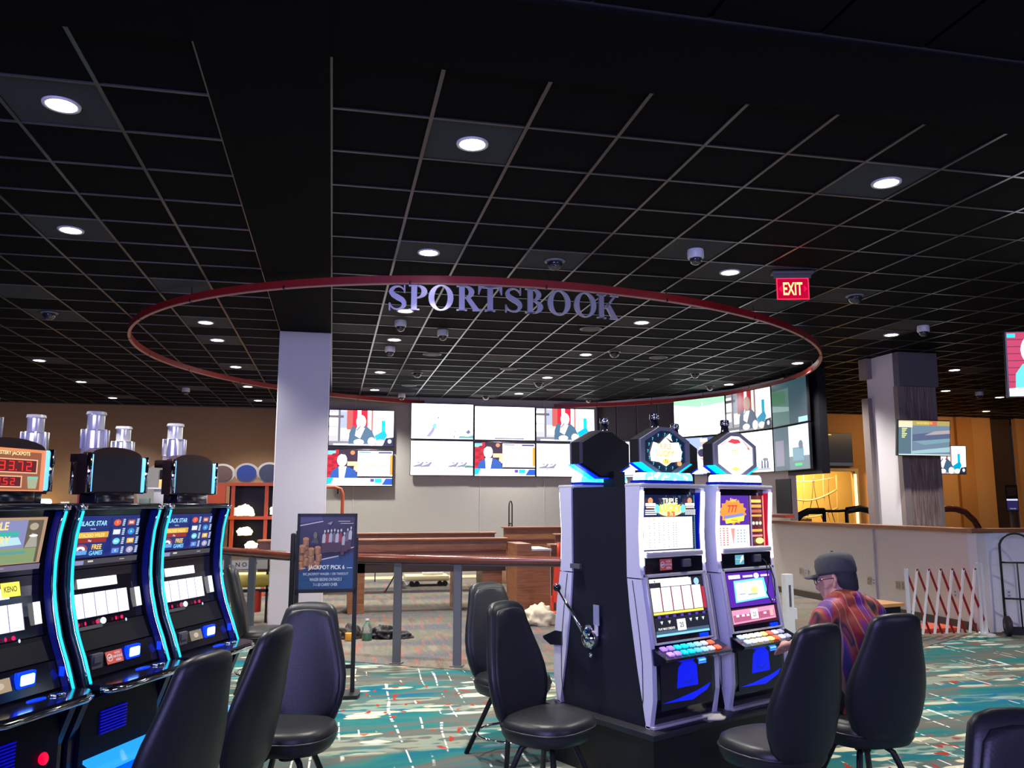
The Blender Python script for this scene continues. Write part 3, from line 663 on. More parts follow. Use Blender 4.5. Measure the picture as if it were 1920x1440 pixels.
tv('lower right screen of the block of six, race horses, partly behind octagon sign', (xs[2], yb), (xs[3], yb), 2.18, 2.97, pic_horses)
tv('upper screen beside the pale pillar, seated man before red panels', (-.13, yb), (1.31, yb), 2.82, 3.64, pic_host)
tv('lower screen beside the pale pillar, presenter in blue jacket', (-.14, yb), (1.30, yb), 1.95, 2.77, pic_news)
q0 = pf + pd * .25 - Vector((-pd.y, pd.x)) * .13; q1 = q0 + pd * 1.5
tv('low white screen below the dark wall panels, between two octagon signs', q0, q1, 2.16, 3.0, pic_blank)
A = [(7.30, 16.62), (7.94, 15.42), (8.16, 13.98), (8.06, 12.62)]
z1, zm, z0 = 3.83, 3.0, 2.17
tv('angled upper screen showing a pale green field', A[0], A[1], zm, z1, pic_field, 1., 'angled screens on the right')
tv('angled upper screen showing a man in a dark suit before red pillars', A[1], A[2], zm, z1, lambda p, k: pic_host(p, k, True), .42, 'angled screens on the right')
tv('steeply angled upper dark green screen at the end of the screen wall', A[2], A[3], zm, z1, pic_side_up, .8, 'angled screens on the right')
tv('angled lower screen with a baseball player in white', A[0], A[1], z0, zm, pic_baseball, .9, 'angled screens on the right')
tv('angled lower screen with a bright white studio', A[1], A[2], z0, zm, pic_studio_white, .95, 'angled screens on the right')
tv('steeply angled lower screen with pale blue picture at the end of the screen wall', A[2], A[3], z0, zm, pic_side, .8, 'angled screens on the right')
def pic_list(p, k=1.):
    p.rect(0, 0, 1, 1, (.012, .012, .016)).rect(.0, .0, .2, .85, (.02, .02, .025)).rect(.2, 0, .21, .88, (.35, .35, .35)).rect(.01, .8, .19, .86, (.5, .5, .45)).rect(.22, .95, .5, .98, (.8, .6, .02)).rect(0, 0, 1, .1, (.05, .05, .055))
    for i in range(6): p.rect(.02, .45 + .06 * i, .09, .48 + .06 * i, (.7, .6, .2))
tv('black screen with a yellow list on the orange wall', (12.35, 19.3), (13.6, 19.3), 2.55, 3.45, pic_list, 1., 'screens in the orange room')
def pic_race(p, k=1.):
    p.rect(0, 0, 1, 1, (.16, .24, .33)).rect(0, .86, 1, 1, (.45, .36, .12)).rect(.6, .86, .75, 1, (.6, .15, .08)).rect(0, .8, .27, .98, (.8, .75, .55)).rect(0, .05, .25, .8, (.10, .17, .22)).rect(.245, .02, .255, .84, (.6, .75, .75)).poly([(.27, .6), (1, .72), (1, .5), (.27, .4)], (.10, .13, .24)).poly([(.5, .58), (.7, .7), (1, .74), (1, .64), (.7, .6)], (.45, .38, .4)).poly([(.26, .12), (1, .25), (1, .1), (.26, .04)], (.35, .55, .6)).poly([(.27, .4), (1, .5), (1, .4), (.5, .3)], (.2, .35, .4))
    for i in range(6): p.rect(.06, .5 + .05 * i, .12 + .02 * (i % 3), .53 + .05 * i, (.8, .85, .3))
    p.rect(0, 0, 1, .03, (.7, .8, .8)).text(.5, .9, .06, 'RACE RESULTS', (.9, .7, .1), wmax=.4)
t = tv('tilted screen with blurred race track mounted on the stone pillar', (8.35, 10.78), (9.31, 10.80), 2.30, 2.87, pic_race, 1., 'screens in the orange room', R(6))
sbox('arm', BLACKMET, -.05, .05, .05, .33, .2, .34, t)
tv('small screen with bright blue picture behind the stone pillar', (11.35, 14.0), (12.33, 13.9), 2.15, 2.74, pic_host, .6, 'screens in the orange room', R(4))
def pic_redman(p, k=1.):
    p.rect(0, 0, 1, 1, (.4, .9, 1.)).rect(0, 0, .16, 1, (.55, .03, .10))
    for i in range(9): p.rect(0, i * .11, .16, i * .11 + .012, (.15, .0, .03))
    p.poly([(.05, .0), (.06, .35), (.12, .5), (.3, .55), (.5, .5), (.6, 0)], (.15, .75, .75)).ell(.22, .72, .11, .24, (3, 2.6, 2.4)).rect(.3, 0, 1, 1, (2.6, 2.6, 2.8)).poly([(.0, 0), (.0, .12), (.3, .16), (.3, 0)], (2.4, 2.5, 2.5)).rect(0, .92, .07, .98, (.0, .8, 1.))
t = tv('large screen cut by the right picture edge, hung from the ceiling', (6.72, 6.95), (7.85, 6.55), 2.66, 3.36, pic_redman, 1., 'screens in the orange room', R(4))
sbox('ceiling_pole', BLACKMET, -.02, .02, .06, .10, .5, 1.36, t)

# ================================================================== OCTAGON MACHINES (right bank)
MA = (1.770, 4.485); MANG = R(24.5)
mu = Vector((math.cos(MANG), math.sin(MANG))); mv = Vector((-mu.y, mu.x)); ZB = .345
OUT = [(.03, 1.695), (.05, 1.42), (.043, 1.22), (.025, 1.12), (.0, .97), (-.02, .83), (-.035, .70), (-.035, .50), (-.005, .345)]
INN = [(.021, .345), (.083, .67), (.13, .96), (.15, 1.20), (.15, 1.695)]
WM = .575
def zz(pts): return [(y, z - ZB) for y, z in pts]
def interp(prof, z):
    p = sorted(prof, key=lambda q: q[1])
    for a, b in zip(p[:-1], p[1:]):
        if a[1] <= z <= b[1]: return a[0] + (b[0] - a[0]) * (z - a[1]) / (b[1] - a[1])
    return p[0][0] if z < p[0][1] else p[-1][0]
def no_smoking(name, par, M, w_=.085, h_=.055):
    p = Pic(w_, h_); p.rect(0, 0, 1, 1, (.75, .13, .08)).ell(.22, .5, .17, .3, (.9, .8, .75)).ell(.22, .5, .13, .23, (.75, .13, .08)).rect(.12, .46, .32, .56, (.95, .9, .85)).line(.12, .3, .32, .7, .004, (.9, .8, .75))
    p.text(.68, .68, .2, 'NON', (.95, .85, .8), wmax=.4).text(.68, .4, .2, 'SMOKING', (.95, .85, .8), wmax=.56).text(.68, .12, .2, 'AREA', (.95, .85, .8), wmax=.4)
    p.c = [tuple(min(1, c_ * 1.1) for c_ in c) for c in p.c]
    return p.build(name, par, M, PRINT)
def pic_triple(p):
    p.rect(0, 0, 1, 1, (.004, .01, .05)).rect(.04, .02, .94, .60, (2.4, 2.4, 2.3)); rnd = random.Random(3)
    for i in range(30):
        x, y = rnd.random(), .62 + rnd.random() * .36; p.text(x * .96 + .02, y, .03, '7', (.1, .35, .5))
    p.rect(.02, .6, .04, 1, (.0, .05, .3)).rect(.95, 0, .965, 1, (.05, .25, .35))
    p.ell(.5, .73, .24, .12, (1.6, 1.2, .5), 24).ell(.26, .75, .05, .08, (.2, .8, 1.)).ell(.74, .75, .05, .08, (.2, .8, 1.))
    p.text(.5, .84, .10, 'TRIPLE', (1.6, 1.6, .9), wmax=.34).text(.505, .695, .135, 'LUCKY', (.4, .2, .02), wmax=.43).text(.5, .70, .13, 'LUCKY', (1.3, 1.15, .1), wmax=.42).rect(.44, .61, .58, .70, (1.0, .25, .06)).text(.51, .62, .075, '7s', (1.8, 1.2, .6))
    for cx in (.14, .86):
        p.ell(cx, .89, .045, .06, (.9, .35, .15)).rect(cx - .09, .80, cx + .09, .85, (1.4, 1.2, 1.2)).rect(cx - .08, .76, cx + .08, .79, (1.2, .7, .6))
        for j in range(3): p.rect(cx - .10, .64 + j * .035, cx + .10, .66 + j * .035, (1., 1., 1.))
    for i, ch in enumerate('78787'): p.text(.10 + i * .085, .53, .06, ch, (1.1, .45, .08))
    p.text(.78, .53, .05, '7777', (1., .6, .3)); d = []
    for j in range(11):
        for i in range(5):
            if rnd.random() < .75: d.append((.09 + i * .085, .06 + j * .042, .105 + i * .085, .075 + j * .042))
        for i in (.52, .57, .88, .91): d.append((i, .06 + j * .042, i + .018, .075 + j * .042))
    p.rects(d, (.18, .18, .2))
def pic_flame(p):
    p.rect(0, 0, 1, 1, (.10, .012, .02)).rect(.0, .0, .68, .42, (1.7, 1.6, 1.6)).rect(0, .42, .68, 1, (.10, .03, .40)); rnd = random.Random(4)
    pts = [(.34 + (.25 + .05 * (i % 2)) * math.cos(i * PI / 14), .68 + (.21 + .05 * (i % 2)) * math.sin(i * PI / 14)) for i in range(28)]
    p.poly(pts, (1.1, .35, .06)); p.text(.34, .86, .09, 'Super', (1.2, .8, .15), wmax=.36, slant=.3).text(.33, .66, .15, '777', (.9, .05, .05), wmax=.42).poly([(.14, .6), (.56, .66), (.56, .6), (.14, .54)], (.25, .3, .7)).poly([(.16, .54), (.58, .6), (.56, .5), (.18, .45)], (1.3, 1., .08)).text(.36, .49, .05, 'Winner', (.3, .15, .05), wmax=.3)
    d = [];
    for j in range(8):
        for i in range(3): d.append((.03 + i * .075, .03 + j * .045, .07 + i * .075, .06 + j * .045))
    p.rects(d, (.75, .28, .22)); p.rects([(.40 + i * .07, .08 + j * .055, .44 + i * .07, .11 + j * .055) for i in range(3) for j in range(5)], (.4, .5, .55)); p.poly([(.27, .36), (.36, .36), (.32, .02)], (1., .35, .3)).rects([(.61, .05, .62, .3), (.55, .05, .555, .2)], (.4, .3, .3))
    for j, c in enumerate(((1.2, .75, .15), (.9, .45, .1), (.6, .15, .08))): p.rect(.72, .86 - j * .1, .95, .92 - j * .1, c)
    p.rect(.72, .28, .95, .33, (1.1, .5, .1)).rect(.72, .58, .95, .62, (1., .5, .1)).rect(.72, .18, .95, .22, (.9, .3, .3))
    for i in range(3): p.ell(.76 + i * .075, .45, .03, .035, (.8, .95, .7))
    p.ell(.88, .1, .09, .06, (1.5, 1.3, .3)).rect(.97, 0, 1, 1, (1.2, .25, .2)).rect(.69, 0, .72, 1, (.3, .3, .6))
def pic_reels_red(p):
    p.rect(0, 0, 1, 1, (.02, .02, .03)).rect(.0, .9, .74, 1., (2.5, 2.5, 2.5)).rect(.2, .78, .78, .98, (2.6, 2.6, 2.6)).ell(.88, .86, .05, .1, (.4, .7, 1.6)).rect(0, .04, .94, .10, (1.6, 1.1, .1))
    for i in range(5): p.rect(.0 + i * .19, .12, .17 + i * .19, .76, (2.7, 2.7, 2.7)).rect(.17 + i * .19, .12, .185 + i * .19, .74, (.35, .02, .03))
    p.rect(.95, .1, 1, .7, (.5, .03, .05)).text(.08, .84, .12, '7', (.1, .1, .15))
    for i in range(7): p.ell(.08 + i * .14, -.02, .03, .04, (.1, .04, .5))
def pic_bet(p):
    p.rect(0, 0, 1, 1, (.012, .016, .028)).rect(0, 0, 1, .12, (.25, .7, .9)).rect(0, .12, 1, .3, (.06, .12, .2)).text(.2, .34, .12, 'PLAY MAX CREDITS', (1., 1., 1.), wmax=.3).rect(.4, .22, .56, .82, (1.8, 1.7, 1.5)).rect(.42, .27, .54, .77, (.9, .9, .9)).text(.48, .38, .26, '25', (.15, .15, .15), wmax=.09)
    for x in (.12, .26, .66, .78, .9): p.poly([(x - .025, .8), (x + .025, .8), (x, .62)], (1., 1., 1.))
def pic_reels_purple(p):
    p.rect(0, 0, 1, 1, (.10, .02, .42)).rect(.05, .82, .3, .93, (1.9, 1.3, 2.2)).rect(.36, .84, .58, .9, (1.8, 1.2, 2.2)).ell(.66, .87, .06, .08, (2, 1.4, 2.2)).rect(.76, .83, .95, .89, (1.5, 1., 2.)).poly([(.12, .12), (.86, .18), (.82, .80), (.14, .76)], (.2, .9, 1.7)).poly([(.15, .17), (.8, .23), (.77, .74), (.17, .70)], (1.9, 1.8, 1.2))
    p.ell(.36, .5, .07, .1, (1.9, 1.4, .7)).ell(.56, .46, .08, .1, (1.6, .9, .3)).rect(.22, .34, .36, .38, (.5, .5, .7)).rect(.4, .3, .62, .36, (.5, .6, .5)).ell(.95, .1, .03, .03, (.8, .5, 1.5))
def pic_bet_pink(p):
    p.rect(0, 0, 1, 1, (.05, .01, .03)).poly([(.0, .1), (.0, .9), (.95, .95), (.95, .2)], (.9, .35, .55)).poly([(.02, .2), (.02, .6), (.92, .7), (.92, .3)], (.5, .12, .25)).rect(.4, .3, .56, .85, (1.8, 1.7, 1.6)).text(.48, .42, .26, '25', (.2, .1, .15), wmax=.09)
    for x in (.08, .2, .3, .68): p.rect(x, .5, x + .06, .62, (1.4, 1., 1.1))
    p.rect(.82, .35, .9, .8, (1.3, .5, .5))
def pic_logo(p):
    p.rect(0, 0, 1, 1, (.001, .001, .006)).poly([(.30, .42), (.34, .86), (.42, .95), (.62, .95), (.70, .86), (.72, .42)], (.0, .008, .75)).poly([(.02, .16), (.3, .2), (.7, .30), (.98, .42), (.9, .28), (.6, .12)], (.0, .01, .8)).ell(.52, .62, .1, .13, (.0, .012, .35)).ell(.52, .66, .1, .13, (.0, .008, .75))
def pic_oct(p, blue=True):
    if blue:
        p.rect(0, 0, 1, 1, (.004, .012, .035))
        for i in range(16):
            a = 2 * PI * i / 16; p.text(.5 + .42 * math.cos(a), .46 + .42 * math.sin(a), .07, '7', (.1, .85, 1.2))
        p.poly([(.12, .45), (.2, .72), (.35, .68), (.5, .85), (.62, .72), (.82, .74), (.9, .5), (.86, .28), (.62, .24), (.5, .14), (.34, .24), (.14, .26)], (2.4, 2.4, 2.3)).text(.46, .56, .13, 'TRIPLE', (.75, .55, .2), wmax=.5).text(.485, .375, .15, 'LUCKY', (.5, .25, .03), wmax=.62).text(.48, .385, .145, 'LUCKY', (1.3, 1.1, .2), wmax=.6).ell(.5, .26, .09, .07, (1.8, 1.2, .2)).text(.5, .22, .09, '7s', (.5, .12, .05)).ell(.82, .22, .06, .06, (.8, .4, .15)).poly([(.5, .85), (.6, .95), (.66, .75)], (1.4, 1.8, 1.9))
    else:
        p.rect(0, 0, 1, 1, (2.8, 2.6, 2.3)).poly([(.3, .84), (.42, .93), (.62, .92), (.68, .84), (.5, .80)], (.75, .06, .08)).text(.5, .5, .14, '777', (1.2, .75, .2), wmax=.42).text(.5, .38, .07, 'Winner', (1.5, 1., .6), wmax=.3).poly([(.36, .14), (.5, .2), (.64, .14), (.5, .09)], (1.6, .8, .15)).line(.1, .75, .26, .86, .004, (.35, .15, .1)).line(.74, .88, .94, .66, .006, (.3, .15, .1)).ell(.88, .7, .03, .04, (.9, .2, .1)).rect(.24, .2, .28, .24, (1.2, .9, .3))
def oct_pts(cx, cz, s=1., hw=.215, hh=.148, te=.052, se=.068): return [(cx + s * a, cz + s * b) for a, b in ((-te, hh), (te, hh), (hw, se), (hw, -se), (te, -hh), (-te, -hh), (-hw, -se), (-hw, se))]
def clip_oct(p, M_, cx, cz):
    pass
def octo_machine(label, style, lever=True):
    t = thing('slot_machine', label, 'slot machine', group='upright machines with octagon signs')
    X = WM; neon = WHITEGLOW if style == 'blue' else PINKGLOW; edgec = BLUEEDGE if style == 'blue' else mat('red backlit edge', (.2, 0, 0), .3, emit=(.35, .0, .015), es=1.)
    bm = nb(); prof = zz([(interp(OUT, z) + .055, z) for z in (.345, .5, .7, .83, .97, 1.12, 1.22, 1.42, 1.695)] + [(.395, 1.695), (.395, .345)]); prism(bm, prof, .014, X - .014); obj('cabinet', bm, SIDEPANEL, t)
    bm = nb(); box(bm, .06, X - .06, .39, .40, .1, 1.3); obj('rear_door', bm, SIDEPANEL, t)
    for x0, x1 in ((0, .035), (X - .035, X)):
        up = [p for p in OUT if p[1] >= 1.17]; up.append((interp(OUT, 1.165), 1.165)); lo = [(interp(OUT, 1.158), 1.158)] + [p for p in OUT if p[1] < 1.15]
        bm = nb(); prism(bm, zz(up + [(.15, 1.165), (.15, 1.695)]), x0, x1); obj('side_trim', bm, SILVERTRIM, t)
        bm = nb(); prism(bm, zz(lo + [(.021, .345), (.083, .67), (.13, .96), (.149, 1.158)]), x0, x1); obj('side_trim', bm, SILVERTRIM, t)
        bm = nb(); pts = zz([(interp(OUT, z) + .075, z) for z in (1.15, 1.0, .85, .7, .5, .4)]); xx = x0 - .001 if x0 == 0 else x1 + .001
        tube(bm, [(xx, y, z) for y, z in pts], .003, 4); obj('panel_gap', bm, BLACKPL, t)
        bm = nb(); xm = (x0 + x1) / 2; tube(bm, [(xm, interp(OUT, z) - .004, z - ZB) for z in (1.665, 1.55, 1.42, 1.3, 1.235)], .012, 10); obj('neon_tube', bm, neon, t, smooth=True)
        bm = nb(); xi = x1 if x0 == 0 else x0; prism(bm, zz([(.036, 1.66), (.052, 1.42), (.046, 1.235), (.11, 1.235), (.11, 1.66)]), min(xi, xi + (.004 if x0 == 0 else -.004)), max(xi, xi + (.004 if x0 == 0 else -.004))); obj('glow_strip', bm, edgec, t)
    bm = nb(); box(bm, .0, X, .015, .16, 1.685 - ZB, 1.712 - ZB, bev=.01); obj('top_bar', bm, SILVER, t, smooth=True, autos=40)
    bm = nb(); box(bm, .036, X - .036, .075, .11, 1.255 - ZB, 1.685 - ZB); obj('screen_bezel', bm, BLACKGL, t)
    p = Pic(.48, .33); (pic_triple if style == 'blue' else pic_flame)(p); p.build('top_screen', t, T(X / 2, .073, 1.48 - ZB))
    bm = nb(); box(bm, .036, X - .036, .02, .09, 1.277 - ZB, 1.315 - ZB, bev=.012, seg=3); obj('divider_bar', bm, SILVER, t, smooth=True, autos=40)
    bm = nb(); box(bm, .036, X - .036, .035, .09, 1.185 - ZB, 1.277 - ZB); obj('card_panel', bm, BLACKGL, t)
    if style == 'blue': no_smoking('non_smoking_sticker', t, T(.21, .034, 1.235 - ZB), .105, .065)
    else:
        p = Pic(.09, .06); p.rect(0, 0, 1, 1, (.12, .38, .5)).poly([(.5, .1), (.95, .6), (.9, .95), (.7, .8)], (1.3, 1.5, 1.5)).line(0, .6, 1, .5, .003, (.5, .8, .9)); p.build('player_display', t, T(.21, .034, 1.235 - ZB))
    bm = nb(); box(bm, .355, .42, .02, .04, 1.215 - ZB, 1.262 - ZB, bev=.004); box(bm, .363, .412, .016, .022, 1.22 - ZB, 1.232 - ZB); obj('card_reader', bm, GREYMET, t)
    # slanted lower door frame and screens
    za, zb = 1.185, .795; ya, yb_ = interp(OUT, za) + .0, interp(OUT, zb) - .002; Ls = math.hypot(za - zb, ya - yb_); sl = math.atan2(ya - yb_, za - zb)
    MS = T(X / 2, yb_, zb - ZB) @ RX(-sl)
    for a, b, c, d in ((-X / 2 + .02, X / 2 - .02, Ls - .02, Ls), (-X / 2 + .02, -X / 2 + .045, 0, Ls), (X / 2 - .045, X / 2 - .02, 0, Ls), (-X / 2 + .03, X / 2 - .03, 0, .012)):
        bm = nb(); box(bm, a, b, -.012, .03, c, d, MS, .005); obj('door_frame', bm, SILVER, t, smooth=True, autos=40)
    bm = nb(); box(bm, -X / 2 + .04, X / 2 - .04, .0, .03, .0, Ls - .01, MS); obj('lower_bezel', bm, BLACKGL, t)
    p = Pic(.46, .21); (pic_reels_red if style == 'blue' else pic_reels_purple)(p); p.build('reel_screen', t, MS @ T(0, -.002, Ls - .135))
    p = Pic(.46, .105); (pic_bet if style == 'blue' else pic_bet_pink)(p); p.build('bet_screen', t, MS @ T(0, -.002, .095))
    bm = nb(); box(bm, X / 2 - .15, X / 2 - .08, -.01, .0, .014, .035, MS); obj('bill_slot_light', bm, BLUEGLOW, t)
    bm = nb(); prism(bm, [(-.13, .72), (-.135, .735), (-.01, .785), (.05, .785), (.05, .70), (-.06, .69)], .01, X + .01, 'x', T(0, 0, -ZB)); obj('button_deck', bm, BLACKGL, t)
    dm = T(0, 0, -ZB); ds = math.atan2(.05, .125)
    cols = ([(.35, .18, .7), (.35, .2, .8), (.0, .55, .8), (.0, .6, .85), (.1, .5, .8), (.3, .6, .8), (.5, .5, .6), (.8, .12, .05)] if style == 'blue' else [(.5, .6, .8), (.8, .85, .8), (.9, .8, .5), (.8, .8, .9), (.95, .75, .2), (.9, .12, .05), (.6, .6, .7), (.3, .3, .4)])
    for r_ in range(2):
        for i in range(8):
            M_ = T(.075 + i * .058, -.105 + r_ * .052, .751 + r_ * .021 - ZB) @ RX(ds)
            bm = nb(); box(bm, -.022, .022, -.018, .018, 0, .012, M_, .004, 1); obj('button', bm, mat(f'deck button {style} {i}', cols[i], .3, emit=cols[i], es=.9), t)
    bm = nb(); prof = zz([(.0, .70), (-.03, .685), (-.032, .50), (.0, .36), (.05, .36), (.05, .70)]); prism(bm, prof, .036, X - .036); obj('belly_door', bm, BLACKGL, t)
    p = Pic(.44, .26); pic_logo(p); p.build('belly_emblem', t, T(X / 2, -.034, .565 - ZB) @ RX(-.0))
    p = Pic(.075, .035); p.rect(0, 0, 1, 1, (.01, .10, .9)).rect(.1, .45, .9, .85, (.2, .7, 1.4)).rect(.1, .12, .9, .25, (.1, .4, 1.2)); p.build('ticket_light', t, T(X - .15, -.036, .675 - ZB))
    bm = nb(); box(bm, .0, X, -.04, .03, .345 - ZB, .362 - ZB, bev=.004); obj('foot_rail', bm, SILVER, t, smooth=True, autos=40)
    # lit crown and octagon topper
    bm = nb(); M_ = T(X / 2 - .03, .03, 1.738 - ZB); box(bm, -.215, .215, .0, .12, -.022, -.006, M_, .004); obj('crown_base', bm, BLUEEDGE, t)
    bm = nb(); prism(bm, [(-.21, -.006)] + arc(-.18, .01, .03, 180, 90, 5) + arc(.18, .01, .03, 90, 0, 5) + [(.21, -.006)], .0, .10, 'y', M_); obj('crown_light', bm, crown_mat(style), t)
    bm = nb(); box(bm, X / 2 - .07, X / 2 + .03, .18, .28, 1.69 - ZB, 1.80 - ZB); obj('topper_neck', bm, BLACKPL, t)
    cx, cz = X / 2 + .065, 1.915 - ZB; yo = .15
    t0 = [(yo, 1.), (yo + .01, 1.04), (yo + .085, 1.04), (yo + .10, .97)]
    bm = nb(); loft(bm, [[(x, y, z) for x, z in oct_pts(cx, cz, s)] for y, s in t0]); tp = obj('octagon_sign', bm, BLACKPL, t)
    bm = nb(); o_, i_ = oct_pts(cx, cz, 1.03), oct_pts(cx, cz, .87)
    loft(bm, [[(x, y, z) for x, z in pts] for pts, y in ((o_, yo - .012), (i_, yo - .012), (i_, yo + .004), (o_, yo + .004))], loop=True); obj('sign_bezel', bm, mat('grey violet sign bezel', (.22, .22, .3), .35, .5), tp)
    bm = nb(); a = oct_pts(cx, cz, 1.045); b = oct_pts(cx, cz, 1.10); idx = [2, 3, 4, 5, 6]; 
    idx = [3, 4, 5, 6]
    pts = [a[i] for i in idx]; pts2 = [b[i] for i in idx[::-1]]; prism(bm, pts + pts2, yo - .016, yo + .05, 'y'); obj('sign_glow', bm, mat('cyan sign underglow', (0, .1, .2), .3, emit=(.0, .42, .95), es=1.8), tp)  # cyan light on the lower bezel edges, put in as glowing strips
    bm = nb(); prism(bm, pts + pts2, yo + .05, yo + .085, 'y'); obj('sign_glow', bm, mat('blue sign underglow', (0, .02, .2), .3, emit=(.0, .015, .75), es=1.2), tp)
    p = Pic(.374, .258); pic_oct(p, style == 'blue')
    po = oct_pts(.5, .5, 1., .5, .5, .121, .23); PO = [Vector(q) for q in po][::-1]
    nv, nf, nc = [], [], []      # clip every shape to the octagon
    for f, c in zip(p.f, p.c):
        poly = [Vector((p.v[i][0] / p.w + .5, p.v[i][2] / p.h + .5)) for i in f]; y = p.v[f[0]][1]
        if all(.13 < q.x < .87 and .2 < q.y < .8 for q in poly): pass
        else:
            for i in range(8):
                a_, b_ = PO[i], PO[(i + 1) % 8]; out = []
                for j in range(len(poly)):
                    u_, v_ = poly[j], poly[(j + 1) % len(poly)]
                    su = (b_ - a_).cross(u_ - a_); sv = (b_ - a_).cross(v_ - a_)
                    if su >= 0: out.append(u_)
                    if su * sv < 0: out.append(u_ + (v_ - u_) * (su / (su - sv)))
                poly = out
                if len(poly) < 3: break
        if len(poly) < 3: continue
        b0 = len(nv); nv += [((q.x - .5) * p.w, y, (q.y - .5) * p.h) for q in poly]; nf.append(list(range(b0, len(nv)))); nc.append(c)
    p.v, p.f, p.c = nv, nf, nc; p.build('sign_face', tp, T(cx, yo - .003, cz))
    cm = T(cx - .03, yo + .052, cz + .148)
    bm = nb(); lathe(bm, [(.04, -.02), (.04, 0), (.028, .012), (.024, .05), (.030, .056), (.030, .09), (.022, .095), (.0, .095)], 14, cm); obj('candle', bm, BLACKGL, tp, smooth=True, autos=40)
    bm = nb(); lathe(bm, [(.026, .058), (.0315, .060), (.0315, .078), (.026, .080)], 14, cm); obj('candle_band', bm, CHROME, tp, smooth=True)
    if lever:
        pv = Vector((.0, .33, .75 - ZB)) if True else None
    return t
_cr = {}
def crown_mat(style):
    if style in _cr: return _cr[style]
    m, nt, bs = node_mat('sparkling crown light ' + style); n = tex(nt, 'ShaderNodeTexNoise', 28., Detail=1.)
    c = ramp(nt, n.outputs['Fac'], [(.35, (.0, .5, .95)), (.55, (.05, .9, 1.1)), (.68, (1.6, 1.9, 2.))] if style == 'blue' else [(.2, (.1, .9, 1.1)), (.5, (1.6, 1.8, 2.1)), (.7, (2., 2., 2.3))])
    nt.links.new(c, bs.inputs['Emission Color']); bs.inputs['Emission Strength'].default_value = 1.2; _cr[style] = m; return m
def mpos(u_, v_): return (MA[0] + mu.x * u_ + mv.x * v_, MA[1] + mu.y * u_ + mv.y * v_)
m1 = octo_machine('upright slot machine with white-lit Triple Lucky screens and blue-lit octagon sign', 'blue'); m1.location = (*mpos(0, 0), ZB); m1.rotation_euler.z = MANG
PIT = .69
m2 = octo_machine('upright slot machine with red neon sides and purple screen before the seated man', 'red'); m2.location = (*mpos(PIT, 0), ZB); m2.rotation_euler.z = MANG
m3 = dup(m1, (*mpos(WM, .79), ZB), MANG + PI, 'black rear of upright slot machine with unlit octagon back, left end of its bank')
m4 = dup(m2, (*mpos(PIT + WM, .79), ZB), MANG + PI, 'rear slot machine back to back with the red neon machine')
# pull handle with chrome housing on the side of the rear machine
hl = thing('pull_handle', 'chrome slot machine pull handle with black ball on the black side panel', 'lever', (*mpos(-.0, .46), .0), MANG)
bm = nb(); lathe(bm, [(.0, 0), (.058, 0), (.06, .03), (.045, .05), (.02, .06), (.0, .062)], 20, T(0, 0, .775) @ RY(-PI / 2)); obj('housing', bm, CHROME, hl, smooth=True, autos=50)
bm = nb(); lathe(bm, [(.0, 0), (.035, 0), (.035, .03), (.0, .04)], 16, T(-.03, .0, .83) @ RY(-PI / 2)); obj('hinge_cover', bm, CHROME, hl, smooth=True, autos=50)
bm = nb(); tube(bm, [(-.05, .01, .80), (-.06, .13, .94), (-.07, .235, 1.05)], [.011, .010, .008], 10); obj('rod', bm, CHROME, hl, smooth=True)
bm = nb(); bmesh.ops.create_uvsphere(bm, u_segments=16, v_segments=12, radius=.026, matrix=T(-.07, .245, 1.065)); obj('ball', bm, BLACKGL, hl, smooth=True)
bm = nb(); bmesh.ops.create_uvsphere(bm, u_segments=10, v_segments=8, radius=.016, matrix=T(-.01, .0, .68)); obj('lock', bm, CHROME, hl, smooth=True)
bm = nb(); box(bm, -.006, 0, -.07, -.02, .86, .98); o = obj('label_plate', bm, mat('blue grey label', (.22, .25, .38), .4), hl)
bm = nb(); box(bm, -.008, 0, -.06, -.03, .80, .86); obj('lower_plate', bm, SILVER, hl)
h2 = thing('pull_handle', 'black ball of a pull handle at the right side of the red neon machine', 'lever', (*mpos(PIT + WM + .002, .2), 0), MANG)
bm = nb(); tube(bm, [(.0, .0, .8), (.05, .02, .85), (.07, -.06, 1.08)], .009, 8); obj('rod', bm, CHROME, h2, smooth=True)
bm = nb(); bmesh.ops.create_uvsphere(bm, u_segments=16, v_segments=12, radius=.03, matrix=T(.07, -.07, 1.11)); obj('ball', bm, BLACKGL, h2, smooth=True)
br = thing('door_latch', 'small grey latch bar on the black side of the machine bank', 'latch', (*mpos(-.004, .60), 1.2), MANG)
sbox('latch_bar', GREYMET, -.012, .008, -.05, .04, -.012, .016, br)
bs_ = thing('machine_base', 'black plinth under the bank of octagon slot machines', 'plinth', (*mpos(0, 0), 0), MANG)
sbox('plinth_body', BLACKMET, -.02, 2 * PIT + .02, -.05, .84, 0, .31, bs_); sbox('plinth_top', mat('plinth laminate', (.016, .016, .022), .4), -.07, 2 * PIT + .05, -.10, .88, .31, .344, bs_, bev=.006)
bag = nb(); loft(bag, [sup(.08, .05, 0, 16, 1.4), sup(.075, .045, .008, 16, 1.4), sup(.03, .015, .022, 16, 1.4)], T(0, 0, 0)); o = obj('paper_scrap', bag, mat('crumpled cream paper', (.6, .55, .42), .8), smooth=True); o.location = (*mpos(.50, -.05), .362); o.rotation_euler.z = MANG
o.location = (*mpos(.49, -.075), .346); tag(o, 'crumpled cream paper at the foot of the Triple Lucky machine', 'paper')
